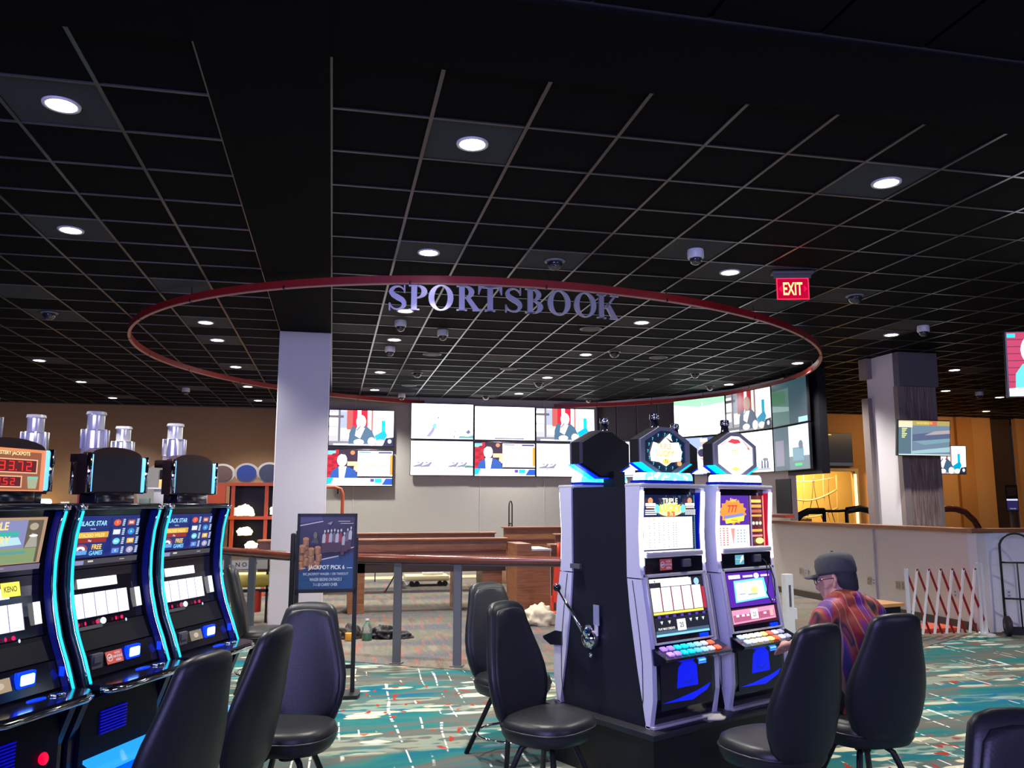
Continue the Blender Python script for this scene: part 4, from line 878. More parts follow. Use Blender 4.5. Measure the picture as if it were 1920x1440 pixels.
# black cable hanging over the screen of the second machine
bm = nb(); tube(bm, [(x, y, z) for x, y, z in [(.40, -.0, .89), (.40, -.03, .87), (.385, -.05, .76), (.36, -.055, .68), (.395, -.065, .62), (.44, -.06, .66), (.45, -.05, .76), (.43, -.03, .86)]], .004, 6)
o = obj('cable', bm, BLACKPL, smooth=True); o.location = (*mpos(PIT, 0), ZB); o.rotation_euler.z = MANG; tag(o, 'black cable looping down over the purple screen of the red neon machine', 'cable')

# ================================================================== CURVED MACHINES (left bank)
LA = (-1.03, 4.15); LANG = R(65); lu = Vector((math.cos(LANG), math.sin(LANG))); lv = Vector((-lu.y, lu.x))
def lpos(u_, v_): return (LA[0] + lu.x * u_ + lv.x * v_, LA[1] + lu.y * u_ + lv.y * v_)
NP = [(0., .78), (.045, .90), (.09, 1.0), (.125, 1.12), (.143, 1.21), (.147, 1.33), (.135, 1.46), (.108, 1.57)]
def npy(z): return interp(NP, z)
WL = .54
def curve_on(p, zc):  # bend a flat picture onto the curved face
    for i, (x, y, z) in enumerate(p.v): ya, yb = npy(zc - p.h * .56), npy(min(1.57, zc + p.h * .54)); p.v[i] = (x, y + ya + (yb - ya) * ((z + p.h * .56) / (p.h * 1.1)), z + zc)
def pic_pay(p):
    p.rect(0, 0, 1, 1, (.012, .022, .16)).rect(0, .47, .52, .61, (.65, .36, .04)).rect(0, .36, .5, .46, (.28, .02, .015)).text(.26, .76, .12, 'BLACK STAR', (.35, .75, 1.), wmax=.44).text(.26, .66, .045, 'Featuring', (.4, .6, .8), wmax=.26)
    p.text(.26, .49, .085, 'STACKED WILDS', (1., .75, .25), wmax=.46).text(.24, .38, .05, 'Plus', (.7, .8, .9), wmax=.1).ell(.12, .2, .11, .13, (.25, .05, .09)).ell(.12, .2, .07, .08, (.9, .85, .95)).ell(.12, .17, .035, .05, (.2, .02, .1)).rect(.02, .08, .22, .18, (.1, .35, .7))
    p.text(.36, .19, .12, 'FREE', (1., .65, .12), wmax=.2).text(.36, .05, .11, 'GAMES', (.2, .6, 1.), wmax=.22)
    ic = [(.9, .1, .04), (.5, .12, .08), (.7, .75, .8), (.02, .25, .7), (.1, .6, 1.), (.9, .45, .08), (.1, .25, .75), (.4, .38, .55)]
    for j in range(4):
        for i in range(2):
            x, y = .60 + i * .23, .80 - j * .23; c = ic[j * 2 + i]; p.rect(x - .06, y - .08, x + .16, y + .13, (.02, .03, .13 + .04 * ((i + j) % 2)))
            if (i + j) % 2 == 0: p.ell(x + .02, y + .02, .06, .08, c, 12)
            else: p.rect(x - .04, y - .04, x + .075, y + .08, c)
            p.text(x + .02, y - .01, .06, ('7', 'BAR', 'JP', 'A', 'BAR', '999', 'K', 'Q')[j * 2 + i], (.9, .9, .9), wmax=.07)
            for q in range(4): p.rect(x + .105, y - .06 + q * .045, x + .145, y - .03 + q * .045, (.45, .6, .75))
    p.rect(.0, -.16, 1, -.03, (.05, .045, .06)).rect(.0, -.15, .14, -.05, (.25, .25, .45)).rect(.2, -.1, .28, -.06, (.6, .6, .6)).rect(.7, -.1, .78, -.08, (.4, .4, .4))
def pic_temple(p):
    p.rect(0, 0, 1, 1, (.40, .26, .16)).rect(.02, .02, .96, .94, (.12, .09, .06)).rect(.02, .12, .78, .94, (.22, .24, .45)).rect(.04, .60, .7, .70, (.04, .42, .36)).poly([(.1, .35), (.75, .42), (.7, .58), (.05, .55)], (.45, .7, .75)).text(.41, .74, .17, 'TEMPLE', (1., .72, .3), wmax=.66).text(.42, .44, .17, 'MYSTERY', (1., .7, .28), wmax=.70)
    p.rect(.02, .02, .42, .28, (.05, .04, .03)).text(.22, .15, .11, 'WILD', (1., .8, .7), wmax=.32).text(.22, .03, .10, 'REELS', (1., .75, .65), wmax=.34).rect(.44, .02, .92, .34, (.22, .30, .14)).rect(.5, .22, .8, .28, (.1, .3, .3)).ell(.85, .8, .05, .08, (.4, .35, .25)).poly([(.78, .35), (.92, .35), (.90, .62), (.84, .66)], (.35, .33, .28)).ell(.86, .60, .05, .03, (.8, .8, .75))
    p.rect(.0, -.14, 1, -.02, (.16, .13, .2)).rect(.3, -.08, .6, -.06, (.3, .3, .3))
def digits(p, x, y, h_, w_, s):
    seg = {'0': 'abcdef', '2': 'abged', '3': 'abgcd', '4': 'fgbc', '5': 'afgcd', '7': 'abc', '9': 'abcdfg', '8': 'abcdefg', '1': 'bc', '6': 'afgedc'}; c = (1.6, .03, .02); q = w_ * .62; th = h_ * .1
    for ch in s:
        if ch == '.': p.rect(x - w_ * .2, y, x - w_ * .08, y + th * 1.4, c); continue
        o = h_ / 2; S = {'a': (x, y + h_ - th, x + q, y + h_), 'd': (x, y, x + q, y + th), 'g': (x, y + o - th / 2, x + q, y + o + th / 2), 'f': (x, y + o, x + q * .2, y + h_), 'b': (x + q * .8, y + o, x + q, y + h_), 'e': (x, y, x + q * .2, y + o), 'c': (x + q * .8, y, x + q, y + o)}
        p.rects([S[k] for k in seg[ch]], c); x += w_
def pic_jackpot(p):
    p.rect(0, 0, 1, 1, (.75, .25, .10)).rect(.02, .03, .93, .93, (.28, .09, .04)).text(.5, .82, .11, 'MYSTERY JACKPOTS', (1., .85, .4), wmax=.8).rect(.0, .42, .88, .76, (.8, .42, .25)).rect(.02, .45, .86, .73, (.10, .01, .01)).rect(.0, .08, .66, .36, (.8, .42, .25)).rect(.02, .11, .64, .33, (.09, .01, .01))
    digits(p, .20, .48, .22, .125, '133.72'); digits(p, .08, .14, .16, .1, '129.52'); p.poly([(.74, .06), (.72, .3), (.76, .34), (.86, .34), (.88, .3), (.86, .06)], (.35, .4, .25)).rect(.72, .29, .88, .35, (.2, .5, .4))
TOPMAT = mat('dark brushed sign cap', (.06, .035, .035), .25, .6)
SCRBLK = mat('unlit screen glass', (.012, .014, .022), .25)
def curve_machine(label, kind):
    t = thing('slot_machine', label, 'slot machine', group='curved machines with neon edges')
    side = [(y, z) for y, z in NP]; body = [(.06, .0), (.06, .55), (.0, .70), (-.02, .775)] + side + [(.12, 1.585), (.5, 1.585), (.5, 0)]
    for x0, x1 in ((-.045, -.008), (WL + .008, WL + .045)):
        bm = nb(); prism(bm, [(y + .012, z) for y, z in body], x0, x1); obj('side_panel', bm, mat('midnight blue black laminate', (.008, .009, .03), .3, coat=.3), t)
    bm = nb(); prism(bm, [(.09, 0), (.09, .6), (.05, .76)] + [(y + .085, z) for y, z in NP] + [(.2, 1.56), (.49, 1.56), (.49, 0)], -.01, WL + .01); obj('cabinet', bm, BLACKPL, t)
    for x in (-.012, WL + .012):
        zs = [.79 + .055 * i for i in range(15)]; bm = nb(); tube(bm, [(x, npy(z), z) for z in zs], .0058, 8); obj('neon_edge', bm, CYAN, t, smooth=True)
        for sgn in (-1, 1):
            bm = nb(); tube(bm, [(x + sgn * .0105, npy(z) + .004, z) for z in zs], .0045, 6); obj('chrome_edge', bm, CHROME, t, smooth=True)
        bm = nb(); xi = x + (.018 if x < .2 else -.018); loft(bm, [[(xi, npy(z) + .006, z), (xi, npy(z) + .04, z)] for z in zs], closed=False); obj('edge_glow', bm, mat('navy neon spill', (.0, .0, .05), .4, emit=(.0, .002, .055), es=1.), t)  # neon spill on the inner wall, put in as a faint glow
        bm = nb(); box(bm, x - .02, x + .02, .10, .14, 1.565, 1.59, bev=.006); obj('corner_cap', bm, CHROME, t, smooth=True)
    bm = nb(); box(bm, -.02, WL + .02, .105, .17, 1.565, 1.595, bev=.012, seg=3); obj('top_bar', bm, BLACKGL, t, smooth=True, autos=40)
    # screen glass strips following the curve
    def strip(name, x0, x1, za, zb, d, m, n=6, par=None):
        bm = nb(); zs = [za + (zb - za) * i / n for i in range(n + 1)]
        loft(bm, [[(x0, npy(z) + d, z), (x1, npy(z) + d, z), (x1, npy(z) + d + .012, z), (x0, npy(z) + d + .012, z)] for z in zs]); return obj(name, bm, m, par or t)
    strip('upper_screen_bezel', .0, WL, 1.285, 1.565, .055, BLACKGL)
    strip('reel_bezel', .0, WL, 1.02, 1.28, .055, BLACKGL); strip('slanted_panel', .0, WL, .915, 1.015, .05, BLACKPL); strip('control_strip', .0, WL, .80, .91, .045, BLACKGL)
    p = Pic(.445 if kind != 'temple' else .49, .20); (pic_temple if kind == 'temple' else pic_pay)(p); curve_on(p, 1.435)
    p.build('upper_screen', t, T(.243 if kind != 'temple' else .262, .05, 0))
    p = Pic(.455, .20); p.rect(.12, .86, .72, 1.08, (3, 3, 3.2))
    p.rect(.0, .18, .86, .74, (.22, .2, .4))
    for i in range(5): p.rect(.005 + i * .171, .19, .164 + i * .171, .74, (3, 3, 3.2))
    p.rect(.98, .25, 1.07, .72, (2.2, 2.2, 2.8))
    for x, r_ in ((.06, .02), (.16, .014), (.33, .02), (.62, .013), (.71, .022)): p.ell(x, .06, r_, .045, (1.2, .0, .12))
    p.ell(.42, .06, .045, .075, (2.6, 2.6, 2.6)).rect(.0, -.08, .4, .0, (.06, .06, .07)).ell(.77, -.02, .014, .04, (.6, .7, 1.))
    if kind == 'temple': p.rect(.62, .90, .84, 1.2, (1., .9, .1)).text(.73, 1.0, .12, 'KENO', (.1, .1, .05), wmax=.15)
    curve_on(p, 1.12); p.build('reel_screen', t, T(.25, .05, 0))
    zc = .865; n_ = npy(zc)
    bm = nb(); box(bm, .055, .13, n_ + .028, n_ + .05, .83, .90, bev=.004); box(bm, .065, .12, n_ + .022, n_ + .03, .86, .89); obj('card_reader', bm, GREYMET, t)
    if kind == 'sticker': no_smoking('non_smoking_sticker', t, T(.215, n_ + .036, zc) @ RX(-R(20)), .115, .06)
    else:
        p = Pic(.11, .055); p.rect(0, 0, 1, 1, (.35, .26, .17) if kind == 'temple' else (.2, .17, .13)).ell(.5, .5, .2, .25, (.5, .42, .32)); p.build('player_display', t, T(.215, n_ + .034, zc) @ RX(-R(20)))
    bm = nb(); box(bm, .31, .385, n_ + .02, n_ + .05, .845, .89, bev=.008); obj('bill_acceptor', bm, SKYGLOW, t, smooth=True)
    bm = nb(); box(bm, .30, .395, n_ + .026, n_ + .052, .835, .90, bev=.006); obj('bill_surround', bm, BLUEGLOW, t)
    bm = nb(); box(bm, WL - .008, WL - .004, n_ + .01, n_ + .035, .845, .885); obj('side_reflection', bm, BLUEGLOW, t)  # glowing chip stands in for light reflected on the inner wall
    plan = [(-.03, .05), (-.03, -.06), (.0, -.10), (.06, -.125), (WL - .06, -.125), (WL, -.10), (WL + .03, -.06), (WL + .03, .05)]
    bm = nb(); prism(bm, plan, .765, .79, 'z'); obj('deck', bm, BLACKGL, t)
    bm = nb(); tube(bm, [(x, y, .765) for x, y in plan[1:-1]], .013, 8); obj('deck_rim', bm, CHROME, t, smooth=True)
    bm = nb(); lathe(bm, [(.0, 0), (.032, 0), (.034, .006), (.024, .01), (.0, .01)], 18, T(.43, -.02, .79)); obj('deck_button', bm, CHROME, t, smooth=True)
    bm = nb(); loft(bm, [sup(.05, .02, .7905, 16, 2.), sup(.05, .02, .7925, 16, 2.)], T(.34, .0, 0)); obj('deck_glow', bm, BLUEGLOW, t)
    bm = nb(); prism(bm, [(-.09, .755), (-.04, .735), (.05, .70), (.055, .0), (.09, 0), (.09, .755)], .0, WL); obj('belly', bm, mat('deep blue belly panel', (.002, .002, .012), .4, spec=.15), t)
    for i in range(8):
        z = .63 - i * .014; sbox('vent_slat', mat('blue lit vent', (.0, .0, .1), .4, emit=(.0, .0, .30), es=1.), .12, .30, .042, .056, z, z + .006, t)
    bm = nb(); prism(bm, [(-.03, .385), (-.03, .40), (.055, .445), (.055, .43)], .03, WL - .03); obj('foot_shelf', bm, mat('bright blue shelf light', (.0, .05, .2), .3, emit=(.02, .32, 1.), es=1.1), t)
    bm = nb(); prism(bm, [(-.03, .31), (-.03, .325), (.055, .36), (.055, .345)], .05, WL - .05); obj('foot_shelf', bm, mat('blue shelf light', (.0, .05, .2), .3, emit=(.0, .07, .9), es=1.4), t)
    if kind == 'temple':
        bm = nb(); lathe(bm, [(.0, 0), (.024, 0), (.026, .008), (.0, .012)], 18, T(.45, .045, .525) @ RX(R(80))); obj('service_light', bm, mat('red lit button', (.3, 0, 0), .3, emit=(1.2, .0, .05), es=1.), t)
    # topper
    bm = nb(); box(bm, .17, .46, .20, .30, 1.58, 1.65, bev=.01); obj('topper_neck', bm, BLACKGL, t, smooth=True, autos=40)
    tx0, tx1, zt0, zt1 = .105, .54, 1.645, 1.835; cx = (tx0 + tx1) / 2
    archp = [(tx0, zt0), (tx1, zt0), (tx1, zt1)] + [(cx + (tx1 - cx - .03) * math.cos(R(a)), zt1 + .045 * math.sin(R(a))) for a in range(0, 181, 15)] + [(tx0, zt1)]
    bm = nb(); prism(bm, archp, .21, .265, 'y'); tp = obj('topper', bm, TOPMAT, t)
    if kind == 'temple':
        p = Pic(.375, .185); pic_jackpot(p); p.build('jackpot_display', tp, T(cx, .207, (zt0 + zt1) / 2 + .002))
        bm = nb(); box(bm, tx0 + .02, tx0 + .12, .203, .208, zt1 + .004, zt1 + .02); obj('teal_logo', bm, mat('teal sign print', (.02, .3, .22), .4, emit=(.0, .35, .25), es=.6), tp)
    else: sbox('blank_screen', SCRBLK, tx0 + .04, tx1 - .04, .203, .21, zt0 + .01, zt1 - .004, tp)
    for x, s_ in ((tx0, 1), (tx1, -1)):
        bm = nb(); tube(bm, [(x + s_ * .005, .20, zt0 + .004), (x + s_ * .005, .20, zt1 + .006)], .013, 8); obj('chrome_side', bm, CHROME, tp, smooth=True)
        bm = nb(); tube(bm, [(x + s_ * .024, .203, zt0 + .008), (x + s_ * .024, .203, zt1)], .0075, 8); obj('blue_side_light', bm, mat('ice blue side light', (.1, .3, .6), .2, emit=(.12, .45, 1.), es=1.5), tp, smooth=True)
    cm = T(.272, .315, 1.862)
    sbox('candle_bracket', TOPMAT, .19, .355, .26, .385, 1.80, 1.845, tp, bev=.006)
    bm = nb(); lathe(bm, [(.062, -.02), (.062, 0), (.064, .008), (.06, .012), (.058, .10), (.066, .106), (.0, .108)], 14, cm); obj('candle_lower', bm, mat('silvery candle plastic', (.80, .80, .76), .2, .35), tp, smooth=True, autos=40)
    bm = nb(); lathe(bm, [(.046, .10), (.042, .115), (.042, .18), (.050, .186), (.046, .20), (.0, .202)], 12, cm); obj('candle_upper', bm, mat('silvery candle plastic', (.80, .80, .76), .2, .35), tp, smooth=True, autos=40)
    for i in range(8):
        a = 2 * PI * i / 8; bm = nb(); tube(bm, [(.062 * math.cos(a), .062 * math.sin(a), .01), (.062 * math.cos(a), .062 * math.sin(a), .108)], .006, 6, M=cm); obj('candle_rib', bm, WHITEPL, tp, smooth=True)
    return t
PL_ = .659
c1 = curve_machine('curved slot machine showing red jackpot numbers, cut by the left picture edge', 'temple'); c1.location = (*lpos(-.67, 0), 0); c1.rotation_euler.z = LANG
c2 = curve_machine('curved slot machine with non smoking sticker, middle of the three neon-edged machines', 'sticker'); c2.location = (*lpos(0, 0), 0); c2.rotation_euler.z = LANG
c3 = curve_machine('curved slot machine with blank sign, furthest of the three neon-edged machines', 'pay'); c3.location = (*lpos(PL_, 0), 0); c3.rotation_euler.z = LANG
for i, (u_, lab) in enumerate(((.602, 'rear curved machine whose chrome candle shows beside the jackpot sign'), (1.29, 'rear curved machine whose chrome candle shows beside the middle machine'))):
    dup(c2, (*lpos(u_, 1.05), 0), LANG + PI, lab)

# ================================================================== SLOT STOOLS
def make_stool():
    t = thing('slot_stool', '', 'chair', group='black vinyl slot stools')
    bm = nb(); loft(bm, [sup(.15, .14, .385), sup(.215, .205, .392), sup(.232, .222, .42), sup(.236, .226, .46), sup(.226, .216, .492), sup(.20, .19, .505), sup(.10, .10, .513), sup(.02, .02, .515)]); obj('seat', bm, LEATHER, t, smooth=True)
    bm = nb(); tube(bm, [p for p in sup(.236, .226, .455, 28)], .006, 6, loop=True); obj('seat_piping', bm, PIPING, t, smooth=True)
    def back(dy, dw, th, z0, name, m):
        prof = [(.43, .11), (.445, .155), (.49, .19), (.56, .218), (.63, .232), (.70, .230), (.78, .212), (.86, .186), (.93, .164), (.985, .150), (1.02, .140), (1.042, .118), (1.054, .08), (1.058, .03)]
        bm = nb(); rings = []
        for z, w_ in prof:
            k = (z - .44) / .61; yc = -.195 - .12 * k + dy; tt = th * (.5 if z < .44 else .8 if z < .46 else 1.12 if z < .8 else 1. if z < 1. else .9 if z < 1.03 else .7 if z < 1.05 else .4 if z < 1.056 else .15)
            rings.append(sup(max(w_ + dw, .02), tt, z if z < 1 else z, 28, 3., 0, yc + .0, .8))
        loft(bm, rings); return obj(name, bm, m, t, smooth=True)
    b = back(0, 0, .042, .44, 'backrest', LEATHER)
    bm = nb(); rings = []
    for z, w_ in [(.47, .10), (.49, .16), (.56, .195), (.63, .208), (.70, .206), (.78, .188), (.86, .162), (.93, .140), (.985, .125), (1.015, .10), (1.025, .04)]:
        k = (z - .44) / .61; rings.append(sup(w_, .022, z, 20, 2.4, 0, -.195 - .12 * k + .030, .8))
    loft(bm, rings); obj('back_pad', bm, LEATHER, b, smooth=True)
    bm = nb(); box(bm, -.10, .10, -.10, .10, .365, .388, bev=.006); obj('swivel_plate', bm, BLACKMET, t)
    bm = nb(); tube(bm, [(0, 0, .33), (0, 0, .37)], .04, 12); obj('swivel', bm, BLACKMET, t)
    for sx in (-1, 1):
        for sy in (-1, 1):
            bm = nb(); tube(bm, [(sx * .075, sy * .075, .362), (sx * .10, sy * .10, .34), (sx * .215, sy * .215, .0)], .0155, 8); obj('leg', bm, BLACKMET, t, smooth=True)
    bm = nb(); tube(bm, circ(.232, 28, .14), .009, 8, loop=True); obj('foot_ring', bm, CHROME, t, smooth=True)
    return t
STOOLS = [((-.69, 3.40), (-.87, .5), 'black slot stool nearest the camera at the left machines'),
          ((-.50, 3.98), (-.93, .36), 'black slot stool in front of the furthest left machine, turned sideways'),
          ((-.18, 4.42), (-.30, -.95), 'black slot stool with violet sheen in front of the poster stand'),
          ((-.54, 7.66), (1., .05), 'far black slot stool with its seat poking out below the pale pillar'),
          ((1.14, 4.30), (.62, -.78), 'black slot stool whose wide seat sits left of the machine plinth'),
          ((1.18, 5.34), (.42, -.90), 'rear black slot stool of the pair beside the dark machine side'),
          ((2.08, 3.70), (-.32, .95), 'empty black slot stool before the Triple Lucky machine'),
          ((2.73, 3.94), (-.06, 1.), 'black slot stool the man in the patterned shirt sits on'),
          ((1.71, 1.62), (-.30, -.95), 'blurred black stool back in the bottom right corner')]
st0 = make_stool()
for i, (p, f, lab) in enumerate(STOOLS):
    rz = math.atan2(f[1], f[0]) - PI / 2
    if i == 0: st0.location = (*p, 0); st0.rotation_euler.z = rz; st0['label'] = lab
    else: dup(st0, (*p, 0), rz, lab)

# ================================================================== SEATED MAN
SKIN = mat('skin', (.50, .25, .20), .55, noise_amt=.12, nscale=30); HAIR = mat('dark grey hair', (.02, .019, .022), .7, noise_amt=.4, nscale=90)
CAPM = mat('faded dark cap cloth', (.045, .048, .05), .8, noise_amt=.25, nscale=40)
man = thing('person', 'man in dark cap and glasses, red and purple patterned shirt, playing the red neon machine', 'person', (2.80, 3.98, 0), R(18))
# local frame: x right of the man, y forward, z up (metres, origin on the floor below the seat)
def seg(bm, pts, rad, n=14, sx=1., sy=1.):
    P = [Vector(p) for p in pts]; pp, rr = [], []
    for i in range(len(P) - 1):
        for k in range(4): t_ = k / 4; pp.append(P[i].lerp(P[i + 1], t_)); rr.append(rad[i] + (rad[i + 1] - rad[i]) * t_)
    pp.append(P[-1]); rr.append(rad[-1]); tube(bm, pp, rr, n, sx=sx, sy=sy)
    for c, r_ in ((P[0], rad[0]), (P[-1], rad[-1])): bmesh.ops.create_uvsphere(bm, u_segments=12, v_segments=8, radius=r_ * .98, matrix=Matrix.Translation(c))
def torso(bm, g=0.):
    rows_ = [(.50, .15, .11, -.04), (.56, .17, .125, -.045), (.64, .165, .12, -.03), (.74, .165, .115, .0), (.84, .175, .115, .03), (.92, .185, .112, .055), (.98, .185, .10, .075), (1.03, .15, .085, .095), (1.065, .09, .07, .115), (1.09, .062, .06, .13)]
    loft(bm, [sup(a + g, b + g, z, 24, 2.3, 0, y) for z, a, b, y in rows_])
SH = {1: (.19, .075, 1.00), -1: (-.19, .08, .99)}
EL = {1: (.25, .17, .74), -1: (-.25, .16, .76)}
WR = {1: (.14, .44, .82), -1: (-.09, .385, .81)}
def remesh(o, v, it=4):
    m_ = o.modifiers.new('r', 'REMESH'); m_.mode = 'VOXEL'; m_.voxel_size = v; m_.use_smooth_shade = True
    s_ = o.modifiers.new('s', 'SMOOTH'); s_.iterations = it; s_.factor = .5
body = nb(); torso(body, -.012)
for s_ in (1, -1):
    seg(body, [SH[s_], EL[s_], WR[s_]], [.047, .038, .026]); seg(body, [(s_ * .09, .0, .56), (s_ * .13, .40, .55)], [.08, .058]); seg(body, [(s_ * .13, .40, .55), (s_ * .13, .44, .30), (s_ * .12, .46, .08)], [.055, .05, .034])
    seg(body, [(s_ * .12, .44, .05), (s_ * .13, .60, .035)], [.038, .03])
    w_ = Vector(WR[s_]); d = Vector((-s_ * .12, .85, -.32)).normalized(); side = Vector((1, 0, 0)); side = (side - d * side.dot(d)).normalized()
    seg(body, [w_, w_ + d * .045, w_ + d * .085], [.026, .034, .033], sx=1.2, sy=.55)
    for k, (off, ln) in enumerate(((-.028, .062), (-.010, .075), (.010, .072), (.027, .055))):
        b0 = w_ + d * .085 + side * off; down = Vector((0, 0, -1))
        seg(body, [b0, b0 + d * ln * .45 + down * .004, b0 + d * ln * .8 + down * .018, b0 + d * ln + down * .032], [.0095, .009, .0085, .0075], 8)
    b0 = w_ + d * .03 - side * (s_ * -1) * -.03 * 1; b0 = w_ + d * .03 + side * (-s_ * .028); seg(body, [b0, b0 + side * (-s_ * .025) + d * .03, b0 + side * (-s_ * .03) + d * .058 + Vector((0, 0, -.012))], [.012, .010, .008], 8)
seg(body, [(0, .10, 1.04), (.01, .145, 1.10), (.03, .16, 1.14)], [.058, .052, .052])
# head: tilted slightly down toward the screen
HM = T(.035, .175, 1.165) @ RX(-R(12)) @ RZ(R(26))
hd = [(-.118, .030, .034, .045), (-.105, .048, .055, .035), (-.08, .058, .075, .020), (-.05, .067, .088, .008), (-.02, .073, .096, .0), (.01, .076, .10, -.003), (.04, .077, .101, -.005), (.07, .072, .095, -.007), (.095, .058, .078, -.008), (.112, .035, .048, -.008), (.12, .008, .01, -.008)]
loft(body, [sup(a, b, z, 24, 2.15, 0, y) for z, a, b, y in hd], HM)
loft(body, [[(x * k, .088 + yy, z) for x, z in ((-.012, -.03), (.012, -.03), (.006, .03), (-.006, .03))] for k, yy in ((1.3, .0), (.8, .012))], HM)
seg(body, [HM @ Vector((0, .092, .02)), HM @ Vector((0, .112, -.022)), HM @ Vector((0, .104, -.032))], [.008, .014, .012], 8)
for s_ in (1, -1):
    seg(body, [HM @ Vector((s_ * .078, -.004, .025)), HM @ Vector((s_ * .086, -.012, .0)), HM @ Vector((s_ * .079, -.002, -.03))], [.011, .013, .009], 8, sx=.5)
    seg(body, [HM @ Vector((s_ * .02, .092, .035)), HM @ Vector((s_ * .045, .082, .033))], [.008, .007], 8)
seg(body, [HM @ Vector((-.02, .097, -.058)), HM @ Vector((.02, .097, -.058))], [.007, .007], 8)
bo = obj('body', body, SKIN, man, smooth=True); remesh(bo, .0065, 3)
for s_ in (1, -1):
    bm = nb(); bmesh.ops.create_uvsphere(bm, u_segments=12, v_segments=8, radius=.011, matrix=HM @ T(s_ * .032, .088, .012)); obj('eye', bm, mat('eye', (.7, .68, .65), .2), man, smooth=True)
bm = nb(); box(bm, -.024, .024, .098, .1045, -.060, -.054, HM, .002, 1); obj('mouth', bm, mat('lips', (.30, .09, .08), .5), man)
sh = nb(); torso(sh, .012)
loft(sh, [sup(.185, .14, .47, 24, 2.3, 0, -.045), sup(.19, .145, .52, 24, 2.3, 0, -.045), sup(.185, .14, .60, 24, 2.3, 0, -.035)])
for s_ in (1, -1): seg(sh, [(s_ * .13, .08, 1.01), SH[s_], Vector(SH[s_]).lerp(Vector(EL[s_]), .92)], [.085, .075, .062])
seg(sh, [(-.05, .095, 1.055), (.05, .095, 1.055)], [.075, .075])
so = obj('shirt', sh, SHIRT, man, smooth=True); remesh(so, .010, 5)
bm = nb(); cr = []
for a, b, z, y in ((.074, .072, 1.075, .115), (.070, .068, 1.105, .125), (.078, .076, 1.10, .122), (.088, .086, 1.062, .112)): cr.append([(p[0], p[1], p[2] - .25 * (p[1] - y)) for p in sup(a, b, z, 24, 2.1, 0, y)])
loft(bm, cr); obj('collar', bm, SHIRT, man, smooth=True)
sl = nb()
for s_ in (1, -1): seg(sl, [(s_ * .085, -.02, .57), (s_ * .13, .36, .56)], [.10, .085])
loft(sl, [sup(.18, .14, .50, 24, 2.3, 0, -.03), sup(.18, .14, .60, 24, 2.3, 0, -.03)]); po_ = obj('shorts', sl, mat('dark navy shorts cloth', (.01, .01, .02), .8), man, smooth=True); remesh(po_, .012, 4)
for s_ in (1, -1):
    bm = nb(); loft(bm, [sup(.045, .12, 0, 20, 2.6), sup(.05, .135, .015, 20, 2.6), sup(.048, .125, .05, 20, 2.4, 0, -.005), sup(.042, .08, .09, 20, 2.2, 0, -.045), sup(.04, .045, .13, 20, 2., 0, -.065)], T(s_ * .125, .53, .0)); obj('shoe', bm, mat('blue canvas shoe', (.02, .03, .35), .6), man, smooth=True)
# hair, cap, glasses
bm = nb(); loft(bm, [sup(.050, .052, -.075, 24, 2.2, 0, -.040), sup(.064, .066, -.055, 24, 2.2, 0, -.038), sup(.077, .078, -.01, 24, 2.2, 0, -.032), sup(.081, .086, .03, 24, 2.2, 0, -.024), sup(.083, .098, .06, 24, 2.2, 0, -.012)], HM); obj('hair', bm, HAIR, man, smooth=True)
bm = nb(); loft(bm, [sup(.086, .106, .035, 28, 2.2, 0, -.008), sup(.089, .110, .05, 28, 2.2, 0, -.008), sup(.088, .110, .09, 28, 2.2, 0, -.008), sup(.082, .102, .125, 28, 2.2, 0, -.008), sup(.062, .076, .148, 28, 2.1, 0, -.008), sup(.03, .035, .156, 28, 2., 0, -.008), sup(.004, .004, .158, 28, 2., 0, -.008)], HM); cap = obj('cap', bm, CAPM, man, smooth=True)
bm = nb(); top, bot = [], []
for i in range(13):
    a = R(-70 + 140 * i / 12); x = .080 * math.sin(a); yf = .085 + .085 * math.cos(a) ** .6; top.append((x, yf, .046 - 6. * x * x * .5)); bot.append((x, .075, .052 - 3. * x * x))
vs = [[Vector(q) for q in bot], [Vector(q) for q in top], [Vector(q) - Vector((0, 0, .006)) for q in top], [Vector(q) - Vector((0, 0, .006)) for q in bot]]
loft(bm, [[r_[i] for r_ in vs] for i in range(13)], HM); obj('brim', bm, CAPM, cap, smooth=True)
bm = nb(); bmesh.ops.create_uvsphere(bm, u_segments=10, v_segments=6, radius=.008, matrix=HM @ T(0, -.008, .16)); obj('cap_button', bm, CAPM, cap)
gl = nb()
for s_ in (1, -1): tube(gl, [HM @ Vector((s_ * .034 + .025 * math.cos(2 * PI * i / 16), .108, .01 + .02 * math.sin(2 * PI * i / 16))) for i in range(16)], .0022, 6, loop=True); tube(gl, [HM @ Vector((s_ * .06, .106, .014)), HM @ Vector((s_ * .08, .07, .014)), HM @ Vector((s_ * .086, -.01, .012))], .0022, 6)
tube(gl, [HM @ Vector((-.01, .11, .014)), HM @ Vector((.01, .11, .014))], .002, 6); obj('glasses', gl, BLACKGL, man, smooth=True)

